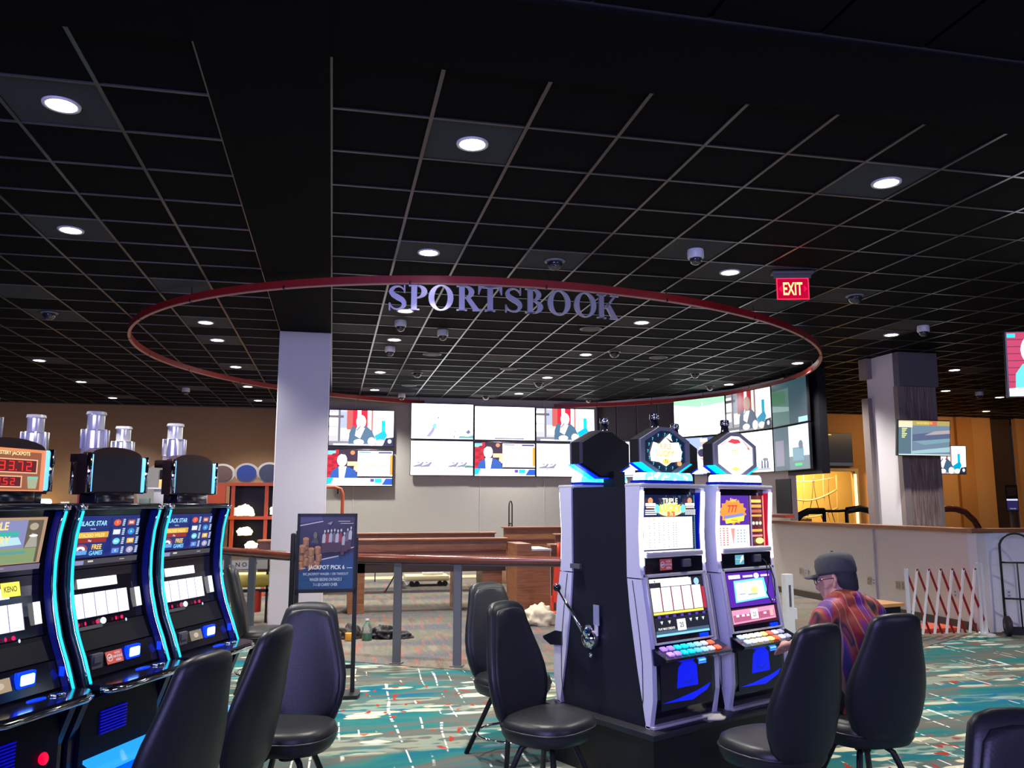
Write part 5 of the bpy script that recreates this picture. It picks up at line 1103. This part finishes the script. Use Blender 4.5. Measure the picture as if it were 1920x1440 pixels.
# ================================================================== RAILING, POSTER, DESKS
rl = [(-1.75, 11.4), (-1.12, 10.2), (-.44, 9.28), (.10, 8.86), (.66, 8.50), (1.25, 8.20), (2.25, 7.80), (3.1, 7.6), (3.8, 7.55)]
rail = thing('railing', 'curved dark wood handrail on grey posts along the carpet edge', 'railing')
bm = nb(); tube(bm, [(x, y, 1.03) for x, y in rl], .046, 12, sx=1.1, sy=.95); obj('handrail', bm, WOODRAIL, rail, smooth=True)
bm = nb(); tube(bm, [(x, y, .985) for x, y in rl], .012, 6, sx=2.); obj('rail_strip', bm, GREYMET, rail)
for x, y in ((-1.18, 10.3), (-.86, 9.84), (.68, 8.48), (1.25, 8.20), (2.3, 7.78), (3.3, 7.58)):
    bm = nb(); box(bm, -.04, .04, -.02, .02, 0, .985, bev=.004); o = obj('post', bm, GREYMET, rail); o.location = (x, y, .006); o.rotation_euler.z = R(-25)
    bm = nb(); box(bm, -.06, .06, -.05, .05, 0, .01); q = obj('foot_plate', bm, GREYMET, o)

ps = thing('poster_stand', 'black floor stand holding the blue Jackpot Pick 6 poster', 'poster stand', (-.03, 7.22, 0), R(-3))
W2, z0p, z1p = .25, .845, 1.505
for a in ((-W2, -W2 + .022, z0p, z1p), (W2 - .022, W2, z0p, z1p), (-W2, W2, z0p, z0p + .03), (-W2, W2, z1p - .022, z1p)): sbox('frame', BLACKMET, a[0], a[1], -.015, .015, a[2], a[3], ps)
sbox('backing', BLACKPL, -W2 + .02, W2 - .02, .0, .01, z0p + .02, z1p - .02, ps)
for x in (-.24, .245): sbox('upright', BLACKMET, x - .018, x + .018, -.0, .03, .03, 1.36 if x < 0 else 1.30, ps)
sbox('cross_bar', BLACKMET, -.24, .245, .0, .03, .22, .25, ps)
bm = nb(); prism(bm, [(-.29, -.14), (.29, -.14), (.31, -.05), (.31, .12), (-.31, .12), (-.31, -.05)], 0, .03, 'z'); obj('base', bm, BLACKMET, ps)
sbox('side_pocket', BLACKPL, -.30, -.262, -.02, .05, .66, 1.34, ps, bev=.01)
p = Pic(2 * W2 - .044, z1p - z0p - .052); N1 = (.03, .03, .075)
p.rect(0, 0, 1, 1, (.015, .06, .16)).rect(0, .40, 1, 1, (.025, .025, .05)).poly([(0, .9), (.4, .95), (.4, 1), (0, 1)], (.05, .05, .14)).poly([(0, .3), (.3, .40), (.7, .45), (1, .5), (1, .4), (0, .2)], (.02, .05, .14)).line(0, .87, .42, .93, .008, (.5, .5, .58)).line(.72, .52, 1, .57, .009, (.55, .55, .62)).line(.40, .40, .72, .45, .009, (.5, .5, .58))
rnd = random.Random(5)
for cx, cy in ((.05, .33), (.12, .38), (.05, .45), (.12, .5), (.22, .33), (.22, .42), (.22, .52), (.12, .6), (.33, .34), (.36, .44), (.34, .54), (.12, .66), (.06, .56)):
    p.rect(cx - .055, cy - .05, cx + .055, cy + .03, (.22, .10, .04)).ell(cx, cy + .03, .055, .022, (.42, .20, .08)).ell(cx, cy - .05, .055, .02, (.20, .09, .035)).rect(cx - .03, cy - .06, cx + .02, cy + .02, (.34, .16, .06))
for i in range(9):
    x = .44 + .06 * i; y = .66 + .05 * rnd.random() + (.03 if i > 6 else 0); c = [(.4, .4, .42), (.25, .03, .04), (.35, .36, .4), (.12, .1, .14)][i % 4]
    p.poly([(x - .03, y - .08), (x - .02, y + .05), (x + .02, y + .08), (x + .04, y + .04), (x + .03, y - .08)], c).ell(x + .02, y + .10, .015, .02, (.5, .5, .5)).poly([(x - .04, y - .2), (x - .03, y - .06), (x + .03, y - .06), (x + .02, y - .2)], (.06, .03, .04))
p.ell(.29, .74, .035, .045, (.12, .13, .07)).poly([(.22, .64), (.26, .7), (.33, .7), (.36, .62)], (.05, .06, .05)).poly([(.5, .9), (.6, .93), (.57, .88)], (.25, .26, .28)).rect(.70, .925, .92, .935, (.4, .4, .4)).rect(.74, .895, .98, .905, (.4, .4, .4))
p.text(.51, .255, .075, 'JACKPOT PICK 6', (.62, .66, .72), wmax=.66).line(.04, .29, .13, .29, .004, (.6, .65, .7)).line(.88, .29, .98, .29, .004, (.6, .65, .7))
for y, s_, wd in ((.185, '50C JACKPOT WAGER / 15% TAKEOUT', .82), (.115, 'WAGER BEGINS ON RACE 3', .58), (.045, '7-1-20 CARRY OVER', .44)): p.text(.5, y, .042, s_, (.42, .48, .55), wmax=wd)
p.build('poster', ps, T(0, -.004, (z0p + z1p) / 2 + .004), PRINT)

def desk(label, x0, x1, y, ztop, depth=.75, rz=0., legs=(.05, .95), hutch=.26, z_w=.76, back_h=None):
    t = thing('betting_desk', label, 'desk', (x0, y, 0), rz, 'long wooden betting desks'); L_ = x1 - x0
    sbox('front_panel', WOOD, 0, L_, 0, .035, z_w - .06, ztop - .03, t)
    sbox('top_ledge', WOOD, -.02, L_ + .02, -.05, .16, ztop - .03, ztop, t, bev=.008)
    sbox('ledge_trim', WOODRAIL, 0, L_, -.03, .0, z_w + .09, z_w + .12, t, bev=.005)
    sbox('work_top', WOOD, -.01, L_ + .01, .03, depth, z_w - .03, z_w + .01, t)
    sbox('valance', DARKWOOD, 0, L_, .02, .05, z_w - .2, z_w - .03, t)
    for f in legs: sbox('end_panel', WOOD, f * L_ - .03, f * L_ + .03, .0, depth - .05, .0, z_w - .03, t)
    return t
GZ = .006
d1 = desk('long wooden desk right behind the handrail, its orange-brown front lit', -1.0, 2.60, 12.25, 1.07, legs=(.36, .80), z_w=.78)
sbox('support_panel', WOOD, 1.30, 1.50, .02, .6, 0, .75, d1); sbox('support_panel', WOOD, 3.25, 3.55, .05, .6, 0, .75, d1)
d2 = desk('low dark desk top showing just above the long front desk', -.3, 2.95, 14.9, 1.06, legs=(.05, .97))
d3 = desk('raised wooden desk at the back right of the desk rows', 3.35, 6.0, 16.0, 1.12, legs=(.03, .97))
d4 = desk('wooden desk with light top edge in front of the raised one', 3.75, 6.0, 13.6, 1.07, legs=(.03, .97))
d5 = desk('dark wooden desk right of the white-topped cabinet', 3.18, 5.6, 11.8, .99, legs=(.02, .5, .97))
cb = thing('desk_cabinet', 'tall wooden cabinet with pale top at the end of the front desk', 'cabinet', (2.62, 11.6, GZ))
sbox('cabinet_body', WOOD, 0, .50, 0, .7, 0, .90, cb); sbox('cabinet_top', mat('pale laminate top', (.55, .55, .56), .5), .22, .52, 0, .72, .90, .925, cb); sbox('cabinet_edge', mat('light edge banding', (.5, .42, .35), .5), .497, .507, -.005, 0, 0, .9, cb); sbox('cabinet_side', WOOD, .0, .22, .0, .7, .90, 1.0, cb)

# ------------------------------------------------------------------ loose things around the sportsbook
cart = thing('tool_cart', 'low cream platform cart on black wheels by the back wall', 'cart', (1.42, 15.9, GZ))
sbox('platform', mat('cream plastic', (.60, .52, .33), .5), 0, .84, 0, .5, .10, .20, cart, bev=.02)
for x in (.12, .22, .66, .76):
    bm = nb(); tube(bm, [(x - .0, -.0, .05), (x, .06, .05)], .05, 14); obj('wheel', bm, BLACKPL, cart)
bm = nb(); loft(bm, [sup(.2, .15, .20, 14), sup(.22, .14, .26, 14), sup(.12, .08, .31, 14), sup(.02, .02, .33, 14)], T(.55, .25, 0)); obj('plastic_bag', bm, mat('white plastic bag', (.7, .72, .75), .3), cart, smooth=True)
bm = nb(); loft(bm, [sup(.09, .06, .0, 10), sup(.12, .08, .06, 10), sup(.06, .05, .14, 10), sup(.01, .01, .17, 10)]); o = obj('paper_bag', bm, mat('white crumpled paper', (.75, .78, .8), .7)); o.location = (1.32, 15.7, GZ); tag(o, 'small white crumpled bag on the floor left of the cream cart', 'bag')
bm = nb(); tube(bm, [(.98, 15.0, .02), (1.35, 15.2, .62)], .012, 6); o = obj('pole', bm, BLACKMET); tag(o, 'thin black pole leaning under the front desk', 'pole')
bm = nb(); bmesh.ops.create_uvsphere(bm, u_segments=8, v_segments=6, radius=.02, matrix=T(.97, 15.0, .025)); q = obj('red_tip', bm, REDTRIM, o)
bm = nb(); tube(bm, [(.6, 17.0, .28), (2.2, 17.2, .30)], .014, 6); o = obj('pipe', bm, BLACKMET); tag(o, 'black horizontal pipe low in front of the back wall', 'pipe')
for x in (.9, 2.0):
    bm = nb(); tube(bm, [(x, 17.03, .006), (x, 17.03, .28)], .012, 6); obj('pipe_foot', bm, BLACKMET, o)
def utruck(label, loc, rz, h_, w_, m, wheel=True, tilt=0.):
    t = thing('hand_truck', label, 'hand truck', loc, rz); a = w_ / 2
    bm = nb(); tube(bm, [(-a, 0, .08), (-a * .98, 0, h_ - a)] + [(-a * math.cos(R(x)), 0, h_ - a + a * math.sin(R(x))) for x in range(15, 180, 15)] + [(a * .98, 0, h_ - a), (a, 0, .08)], .014, 8); obj('frame', bm, m, t, smooth=True)
    for z in (.42 * h_ * .84, h_ * .71): 
        bm = nb(); tube(bm, [(-a, 0, z), (a, 0, z)], .011, 8); obj('rung', bm, m, t, smooth=True)
    bm = nb(); tube(bm, [(0, 0, .08), (0, 0, h_ * .71)], .009, 8); obj('spine', bm, m, t, smooth=True)
    sbox('toe_plate', m, -a, a, -.2, 0, 0.0, .012, t); sbox('toe_back', m, -a, a, -.005, .005, 0, .1, t)
    if wheel:
        for s_ in (-1, 1):
            bm = nb(); lathe(bm, [(.03, -.03), (.10, -.032), (.118, -.02), (.118, .02), (.10, .032), (.03, .03)], 22, T(s_ * (a + .0), .10, .118) @ RY(PI / 2)); w1 = obj('wheel', bm, mat('black rubber tyre', (.015, .012, .012), .7), t, smooth=True, autos=50)
            bm = nb(); lathe(bm, [(.0, -.035), (.035, -.035), (.035, .035), (.0, .035)], 12, T(s_ * a, .10, .118) @ RY(PI / 2)); obj('hub', bm, GREYMET, w1)
            bm = nb(); tube(bm, [(s_ * a, .10, .118), (s_ * a, .0, .34)], .008, 6); obj('brace', bm, m, t)
    return t
utruck('black hand truck leaning at the white wall by the right picture edge', (8.26, 8.62, 0), R(150), 1.22, .36, BLACKMET)
t = utruck('small black hand truck frame standing behind the far desks', (3.75, 17.2, GZ), R(60), 1.62, .22, BLACKMET)
# red pallet jack with cream cloth
pj = thing('pallet_jack', 'orange-red upright pallet jack handle left of the machine bank', 'pallet jack', (3.04, 10.85, GZ), R(-12))
REDP = mat('red orange enamel', (.75, .05, .015), .35); bm = nb(); prism(bm, [(-.10, .26), (.12, .26), (.05, .80), (.035, .85), (-.035, .85), (-.06, .80)], -.02, .02, 'y'); h_ = obj('handle_plate', bm, REDP, pj)
bm = nb(); tube(bm, [(.0, 0, .82), (.0, 0, 1.05)], .028, 10); obj('grip', bm, REDP, pj, smooth=True)
sbox('lower_frame', REDP, -.12, -.08, -.02, .02, .10, .34, pj); sbox('lower_frame', REDP, .10, .14, -.02, .02, .10, .34, pj); sbox('lower_frame', REDP, -.12, .14, -.02, .02, .08, .12, pj)
bm = nb(); tube(bm, [(-.05, .0, .05), (.05, .0, .05)], .05, 12); obj('wheel', bm, BLACKPL, pj)
sbox('fork', REDP, -.1, .12, .05, .45, .05, .09, pj)
def cloth(name, label, cat, loc, rx, ry, rz_, m, seed, amp=.3):
    bm = nb(); bmesh.ops.create_icosphere(bm, subdivisions=4, radius=1.)
    for v in bm.verts:
        n = noise.noise(v.co * 2.2 + Vector((seed, 0, 0))) + .6 * abs(noise.noise(v.co * 5 + Vector((0, seed, 0)))); k = 1 + amp * n
        v.co = Vector((v.co.x * rx * k, v.co.y * ry * k, max(v.co.z, -.35) * rz_ * k + rz_ * .35))
    o = obj(name, bm, m, smooth=True); o.location = loc; tag(o, label, cat); return o
cloth('cloth_sack', 'cream canvas sack heaped beside the red pallet jack', 'sack', (2.72, 10.7, GZ), .20, .16, .17, mat('cream canvas', (.60, .53, .38), .85), 3, .5)
cloth('tool_bag', 'black tool bag lying on the grey carpet under the desk', 'bag', (.66, 10.05, GZ), .14, .10, .09, BLACKPL, 5, .6)
cloth('tool_bag', 'crumpled dark bag at the left of the green bottle', 'bag', (.27, 10.15, GZ), .13, .1, .1, mat('dark brown cloth', (.03, .022, .02), .8), 9, .6)
cloth('glove', 'dark glove on the floor next to the handrail post', 'glove', (.88, 10.0, GZ), .09, .06, .05, mat('dark glove cloth', (.03, .03, .035), .8), 12, .7)
o = sbox('power_drill', mat('yellow tool plastic', (.75, .35, .03), .4), -.06, .06, -.03, .03, 0, .09, bev=.01); o.location = (.26, 9.95, GZ); tag(o, 'yellow power tool between the bags and the poster stand', 'tool')
bt = thing('drink_bottle', 'clear plastic bottle with green drink on the grey carpet', 'bottle', (.45, 9.95, GZ))
bm = nb(); lathe(bm, [(.0, 0), (.055, 0), (.058, .02), (.058, .085), (.0, .085)], 18); obj('liquid', bm, mat('green drink', (.01, .22, .10), .2, emit=(.0, .02, .01)), bt, smooth=True, autos=40)
bm = nb(); lathe(bm, [(.0595, .0), (.0595, .13), (.045, .18), (.018, .205), (.018, .225), (.0, .226)], 18); obj('shell', bm, mat('clear plastic', (.75, .8, .8), .08, trans=.9), bt, smooth=True)
bm = nb(); lathe(bm, [(.0, .222), (.022, .222), (.022, .24), (.0, .24)], 14); obj('cap', bm, WHITEPL, bt)

# expanding barrier gate
gt = thing('barrier_gate', 'expanding lattice barrier of white and red bars at the half wall', 'barrier', (6.83, 8.80, .0), R(-2))
GW = mat('white enamel bar', (.72, .72, .70), .45); GR = mat('dark red enamel bar', (.32, .012, .015), .45)
sbox('end_post', GW, -.02, .02, -.012, .012, .0, .80, gt)
for i in range(6):
    x = -.02 + i * .160
    for (xa, xb, m_, yy, nm) in ((x + .172, x - .04 + .0, GW, -.012, 'white_bar'), (x + .02, x + .30, GR, .012, 'red_bar')):
        bm = nb(); a, b = Vector((xa, yy, .80)), Vector((xb, yy, .03))
        if nm == 'white_bar': a, b = Vector((x + .16, yy, .79)), Vector((x + .02, yy, .03))
        tube(bm, [a, b], .022, 4, sx=1.1, sy=.5); obj(nm, bm, m_, gt)
    bm = nb(); bmesh.ops.create_uvsphere(bm, u_segments=8, v_segments=6, radius=.014, matrix=T(x + .16, -.02, .785)); obj('pivot', bm, BLACKPL, gt)
for x in (.98, 1.04): sbox('end_post', GW, x - .016, x + .016, -.014, .014, 0, .86, gt)
sbox('foot', GW, .96, 1.08, -.1, .1, 0, .02, gt)
wp = thing('gate_post', 'white metal post with brackets right of the red neon machine', 'post', (4.28, 7.2, 0), R(10))
sbox('post_body', GW, -.045, .045, -.03, .03, 0, .92, wp); sbox('bracket', GW, .045, .085, -.02, .02, .50, .60, wp); sbox('slot', GREYMET, -.012, .012, -.034, -.03, .62, .82, wp); sbox('foot', GW, -.09, .12, -.08, .08, 0, .02, wp)
o = sbox('pallet_tray', mat('orange red plastic', (.55, .07, .02), .5), 0, .62, 0, .42, 0, .05, bev=.01); o.location = (7.1, 9.0, GZ); tag(o, 'flat orange-red tray on the floor behind the barrier', 'tray')
o = sbox('yellow_tray', mat('yellow plastic', (.75, .45, .03), .5), 0, .55, 0, .3, 0, .07, bev=.01); o.location = (6.95, 9.5, GZ); tag(o, 'yellow plastic tray on the floor behind the barrier', 'tray')
tb_ = thing('side_table', 'small table with orange wood top beyond the seated man', 'table', (5.78, 7.95, 0), R(12))
sbox('table_top', WOODLIGHT, 0, .42, 0, .5, .47, .505, tb_); sbox('apron', BLACKPL, .03, .39, .03, .47, .30, .47, tb_)
for x in (.04, .38):
    for y in (.04, .46): sbox('leg', BLACKMET, x - .02, x + .02, y - .02, y + .02, 0, .30, tb_)
o = sbox('wooden_box', WOOD, 0, .26, 0, .10, 0, .06, bev=.006); o.location = (5.72, 8.33, .507); o.rotation_euler.z = R(12); tag(o, 'brown wooden box on the small orange-topped table', 'box')
# wall outlets
OUTL = [((9.9 + 4.0, .43), 0)]
def outlet(x, y, z, rz, m, lab):
    t = thing('wall_outlet', lab, 'outlet', (x, y, z), rz, 'wall outlets')
    sbox('plate', m, -.035, .035, -.008, 0, -.055, .055, t, bev=.002)
    for dz in (-.022, .022): sbox('socket', mat('socket face', (.3, .28, .24), .5), -.014, .014, -.011, -.008, dz - .012, dz + .012, t)
WT, YL = WHITEPL, mat('ivory plate', (.52, .44, .24), .5)
for y, m, lab in ((12.92, YL, 'ivory outlet plate left of the cap brim on the beige wall'), (12.75, WT, 'white outlet plate just left of the cap brim'), (11.08, YL, 'ivory outlet plate right behind the cap'), (10.96, WT, 'white outlet plate next to the ivory one behind the cap'), (10.44, YL, 'left ivory outlet plate above the small table'), (10.32, YL, 'right ivory outlet plate above the small table'), (9.32, WT, 'white outlet plate seen through the barrier gate')):
    outlet(7.95, y, .43, R(-90), m, lab)
outlet(8.36, 8.9, .46, 0, WT, 'white outlet plate behind the black hand truck')

# ------------------------------------------------------------------ things behind the left machines
rk = thing('storage_rack', 'orange-red steel rack holding lit fixtures behind the left machines', 'rack', (-2.10, 14.9, GZ))
OR = mat('orange red rack steel', (.80, .12, .03), .5)
for x in (.02, .42, .98, 1.4):
    sbox('upright', OR, x - .05 if x < .1 else x - .03, x + .28 if x < .1 else x + .03, 0, .06, 0, 1.92, rk)
for z in (.75, 1.30, 1.88): sbox('beam', OR, .3, 1.45, -.02, .06, z, z + .055, rk); sbox('shelf', BLACKMET, .3, 1.45, .06, .6, z, z + .02, rk)
sbox('back_panel', BLACKPL, .3, 1.45, .55, .57, .7, 1.9, rk)
FX = mat('bright fixture glass', (.9, .85, .6), .2, emit=(1., .85, .5), es=2.2)
for i, (x, z, s_, lab) in enumerate(((.50, 1.36, .16, 'bright white light fixture on the upper left rack shelf'), (1.10, 1.38, .15, 'bright cream light fixture on the upper right rack shelf'), (.52, 1.02, .12, 'square cream light fixture on the lower rack shelf'), (.64, .80, .10, 'small glowing light fixture at the bottom of the rack'))):
    o = cloth('light_fixture', lab, 'light fixture', (-2.10 + x + .1, 15.1, z + .01 + GZ), s_, .08, s_ * .8, FX, 20 + i, .35)
def oval(label, x, y, z, a, b, face, rim):
    t = thing('oval_sign', label, 'sign', (x, y, z), 0, 'oval signs on top of the rack')
    bm = nb(); loft(bm, [[(px, yy, pz) for px, pz, _ in [(q[0], q[1], 0) for q in sup(a, b, 0, 32, 2.)]] for yy in (0, .05)]); obj('rim', bm, rim, t)
    bm = nb(); loft(bm, [[(q[0], yy, q[1]) for q in sup(a * .8, b * .8, 0, 32, 2.)] for yy in (-.012, .0)]); obj('face', bm, face, t)
OW = mat('grey white sign rim', (.40, .39, .36), .6)
oval('blue oval sign with pale rim on top of the orange-red rack', -1.50, 15.2, 2.10 + .02, .21, .175, mat('blue sign face', (.01, .04, .22), .4), OW)
oval('brown oval sign leaning left of the blue one', -1.93, 15.35, 2.115, .22, .17, mat('brown sign face', (.10, .06, .05), .6), OW)
oval('dark oval sign half hidden by the pale pillar', -1.12, 15.3, 2.13, .22, .19, mat('slate sign face', (.03, .04, .08), .5), OW)
fr = thing('standing_sign', 'pale angular sign frame with black inset behind the blank machine signs', 'sign', (-3.06, 15.4, 1.55))
bm = nb(); prism(bm, [(-.25, 0), (.6, 0), (.6, .78), (.15, .82), (-.15, .62), (-.32, .4)], 0, .06, 'y'); obj('frame', bm, OW, fr); sbox('stand_leg', BLACKMET, .1, .14, .06, .1, -1.55, .4, fr); sbox('inset', BLACKPL, .08, .6, -.01, 0, .2, .62, fr)
stnd = thing('counter', 'dark counter behind the left machine bank', 'counter', (-5.2, 13.2, 0)); sbox('counter_body', DARKWOOD, 0, 3.6, 0, .5, 0, 1.50, stnd); sbox('counter_top', DARKWOOD, -.03, 3.63, -.03, .53, 1.50, 1.54, stnd)
def carton(label, x, z, w_, h_, m, y=13.3, d=.14):
    o = sbox('carton', m, -w_ / 2, w_ / 2, 0, d, 0, h_, bev=.004); o.location = (x, y, z); tag(o, label, 'box'); return o
carton('grey white box between the two blank machine signs', -2.53, 1.54, .23, .26, mat('grey carton', (.42, .42, .45), .6))
pt_ = sbox('tray', mat('pale tray', (.6, .6, .62), .4), -.2, .2, -.02, .2, 0, .025); pt_.location = (-2.55, 13.3, 1.80); tag(pt_, 'pale flat tray on top of the grey white box', 'tray')
carton('small orange lit box on the pale tray', -2.55, 1.825, .07, .12, mat('orange lit box', (.8, .4, .15), .5, emit=(.8, .35, .12), es=.6), d=.07)
carton('grey white box behind the furthest blank machine sign', -2.0, 1.54, .22, .22, mat('grey carton', (.42, .42, .45), .6))
carton('crimson folder standing left of the middle machine sign', -3.66, 1.54, .09, .30, mat('crimson card', (.45, .02, .06), .5))
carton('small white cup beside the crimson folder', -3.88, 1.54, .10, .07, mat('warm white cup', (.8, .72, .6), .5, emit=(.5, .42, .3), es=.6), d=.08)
carton('pale green box beside the grey white box', -2.78, 1.54, .14, .12, mat('pale green carton', (.12, .17, .15), .6))
o = sbox('work_lamp', mat('white glowing lens', (.8, .85, .9), .3, emit=(.9, .93, 1.), es=2.5), -.3, .3, 0, .1, 0, .09, bev=.04); o.location = (-4.15, 12.6, 1.56); tag(o, 'white glowing light lens behind the jackpot sign', 'light')
sbox('stand', BLACKMET, -.03, .03, .02, .08, -1.55, 0, o)
# inverted orange pipe frame behind the pillar
op = thing('bent_pipe_frame', 'bent orange pipe frame standing right of the pale pillar', 'frame', (-.25, 16.9, GZ))
bm = nb(); tube(bm, [(-.2, 0, 0), (-.2, 0, 1.88), (.30, 0, 1.90), (.42, 0, 1.86), (.46, 0, 1.76), (.46, 0, 0)], .035, 10); obj('pipe', bm, mat('orange pipe paint', (.50, .10, .04), .5), op, smooth=True)
bm = nb(); tube(bm, [(.36, -.02, 1.86), (.36, -.02, 1.76)], .015, 6); obj('hook', bm, BLACKPL, op)
# equipment between the rail and the pillar
eq = thing('equipment_trolley', 'trolley with lettered white panel, yellow tank and red motor left of the pale pillar', 'trolley', (-1.42, 11.6, GZ), 0)
p = Pic(.60, .12); p.rect(0, 0, 1, 1, (.42, .40, .38)).text(.55, .25, .5, 'N O R 7', (.02, .02, .02), wmax=.8)
sbox('panel_board', GREYMET, .0, .60, .0, .03, .70, .84, eq); p.build('panel_lettering', eq, T(.30, -.003, .77), PRINT)
bm = nb(); tube(bm, [(.0, .12, .56), (.62, .12, .56)], .10, 16); obj('tank', bm, mat('yellow enamel', (.45, .36, .05), .4), eq, smooth=True, autos=60)
bm = nb(); tube(bm, [(.44, .12, .14), (.44, .12, .42)], .09, 16); obj('motor', bm, mat('red enamel', (.5, .03, .015), .4), eq, smooth=True, autos=60)
sbox('frame', BLACKMET, .0, .62, .05, .09, .40, .44, eq)
for x in (.0, .60): sbox('leg', BLACKMET, x - .015, x + .015, .05, .09, 0, .84, eq)
bm = nb(); tube(bm, [(.22 + .16 * math.cos(2 * PI * i / 24), -.02, .18 + .16 * math.sin(2 * PI * i / 24)) for i in range(24)], .016, 8, loop=True); wh = obj('wheel', bm, mat('grey tyre', (.10, .10, .11), .6), eq, smooth=True)
for i in range(6):
    a = PI * i / 6; bm = nb(); tube(bm, [(.22 - .16 * math.cos(a), -.02, .18 - .16 * math.sin(a)), (.22 + .16 * math.cos(a), -.02, .18 + .16 * math.sin(a))], .004, 4); obj('spoke', bm, GREYMET, wh)

# ------------------------------------------------------------------ orange room: wire screen, curved rails, kiosk
ws = thing('wire_sculpture', 'web of pale curved wires in front of the lit yellow alcove', 'sculpture', (12.75, 20.3, 0))
WIRE = mat('pale gold wire', (.75, .6, .35), .3, .6); WD = mat('dark wire', (.10, .07, .04), .4)
for z, dz, r_ in ((2.3, .12, .012), (1.95, .30, .026), (1.45, .26, .022), (1.05, .24, .02)):
    bm = nb(); tube(bm, [(-.98 + 1.95 * i / 14, 0, z - dz * math.sin(PI * i / 14) - .0 * i) for i in range(15)], r_, 6); obj('wire', bm, WIRE, ws, smooth=True)
for x, b, m in ((-.65, .12, WIRE), (-.15, .25, WIRE), (.45, -.3, WD), (.10, .35, WD), (.85, -.15, WD), (.7, -.2, WIRE)):
    bm = nb(); tube(bm, [(x + b * (i / 10 - .5) + .1 * math.sin(PI * i / 10) * (1 if b > 0 else -1), .03, .92 + 1.45 * i / 10) for i in range(11)], .012, 6); obj('wire', bm, m, ws, smooth=True)
bm = nb(); box(bm, -1., 1., -.04, .06, .0, .05); obj('base', bm, DARKWOOD, ws)
for x in (-.98, .98): sbox('post', WIRE, x - .015, x + .015, -.01, .01, .05, 2.36, ws)
o = sbox('console', DARKWOOD, 0, 1.2, 0, .3, 0, 1.15, bev=.01); o.location = (11.9, 20.6, 0); tag(o, 'dark console inside the yellow alcove', 'console')
def crail(label, pts, m, r_=.06):
    t = thing('curved_handrail', label, 'handrail'); bm = nb(); tube(bm, pts, r_, 10, sx=.8, sy=1.1); obj('rail', bm, m, t, smooth=True)
    for q in (pts[0], pts[-1]):
        bm = nb(); tube(bm, [(q[0], q[1], 0), q], .03, 8); obj('post', bm, BLACKMET, t)
crail('black padded curved rail at the left above the half wall', [(8.84, 14.5, 1.22), (8.98, 14.5, 1.36), (9.15, 14.5, 1.43), (9.5, 14.5, 1.43)], LEATHER)
crail('thin black bar linking the two padded curved rails', [(9.5, 14.52, 1.43), (9.8, 14.5, 1.43), (10.0, 14.52, 1.44)], BLACKMET, .025)
crail('black padded curved rail left of the right pillar', [(10.0, 14.5, 1.44), (10.3, 14.5, 1.48), (10.5, 14.5, 1.44), (10.68, 14.5, 1.30), (10.76, 14.5, 1.14)], LEATHER)
crail('brown curved rail right of the stone pillar', [(12.05, 14.5, 1.47), (12.5, 14.5, 1.47), (12.75, 14.5, 1.40), (12.95, 14.5, 1.22), (13.05, 14.5, 1.05)], WOODRAIL)
ki = thing('kiosk', 'dim kiosk screen on a post in the dark recess at the right', 'kiosk', (15.35, 16., 0), 0)
sbox('screen_box', BLACKPL, -.17, .17, 0, .1, 1.4, 2.0, ki); sbox('post', GREYMET, -.03, .03, .02, .08, 0, 1.4, ki)
p = Pic(.30, .26); p.rect(0, 0, 1, 1, (.02, .015, .07)).rect(0, .85, 1, 1, (.6, .6, .8)).text(.5, .1, .1, 'WELCOME', (.3, .3, .4), wmax=.6); p.build('screen', ki, T(0, -.002, 1.55))
p = Pic(.28, .22); p.rect(0, 0, 1, 1, (.03, .02, .015)).rects([(.1, .15 + .2 * i, .9, .22 + .2 * i) for i in range(4)], (.08, .05, .035)); p.build('menu', ki, T(0, -.002, 1.85), PRINT)
wt = sbox('wall_screen', BLACKPL, -.02, .0, 0, .5, 0, .62); wt.location = (8.02, 13.2, 1.40); tag(wt, 'black panel on the beige wall right of the red neon machine', 'panel')
sh_ = sbox('wall_shelf', mat('red brown shelf', (.30, .04, .02), .4), -.18, .0, 0, .6, 0, .05); sh_.location = (8.02, 13.15, 1.33); tag(sh_, 'red-brown shelf under the black wall panel', 'shelf')
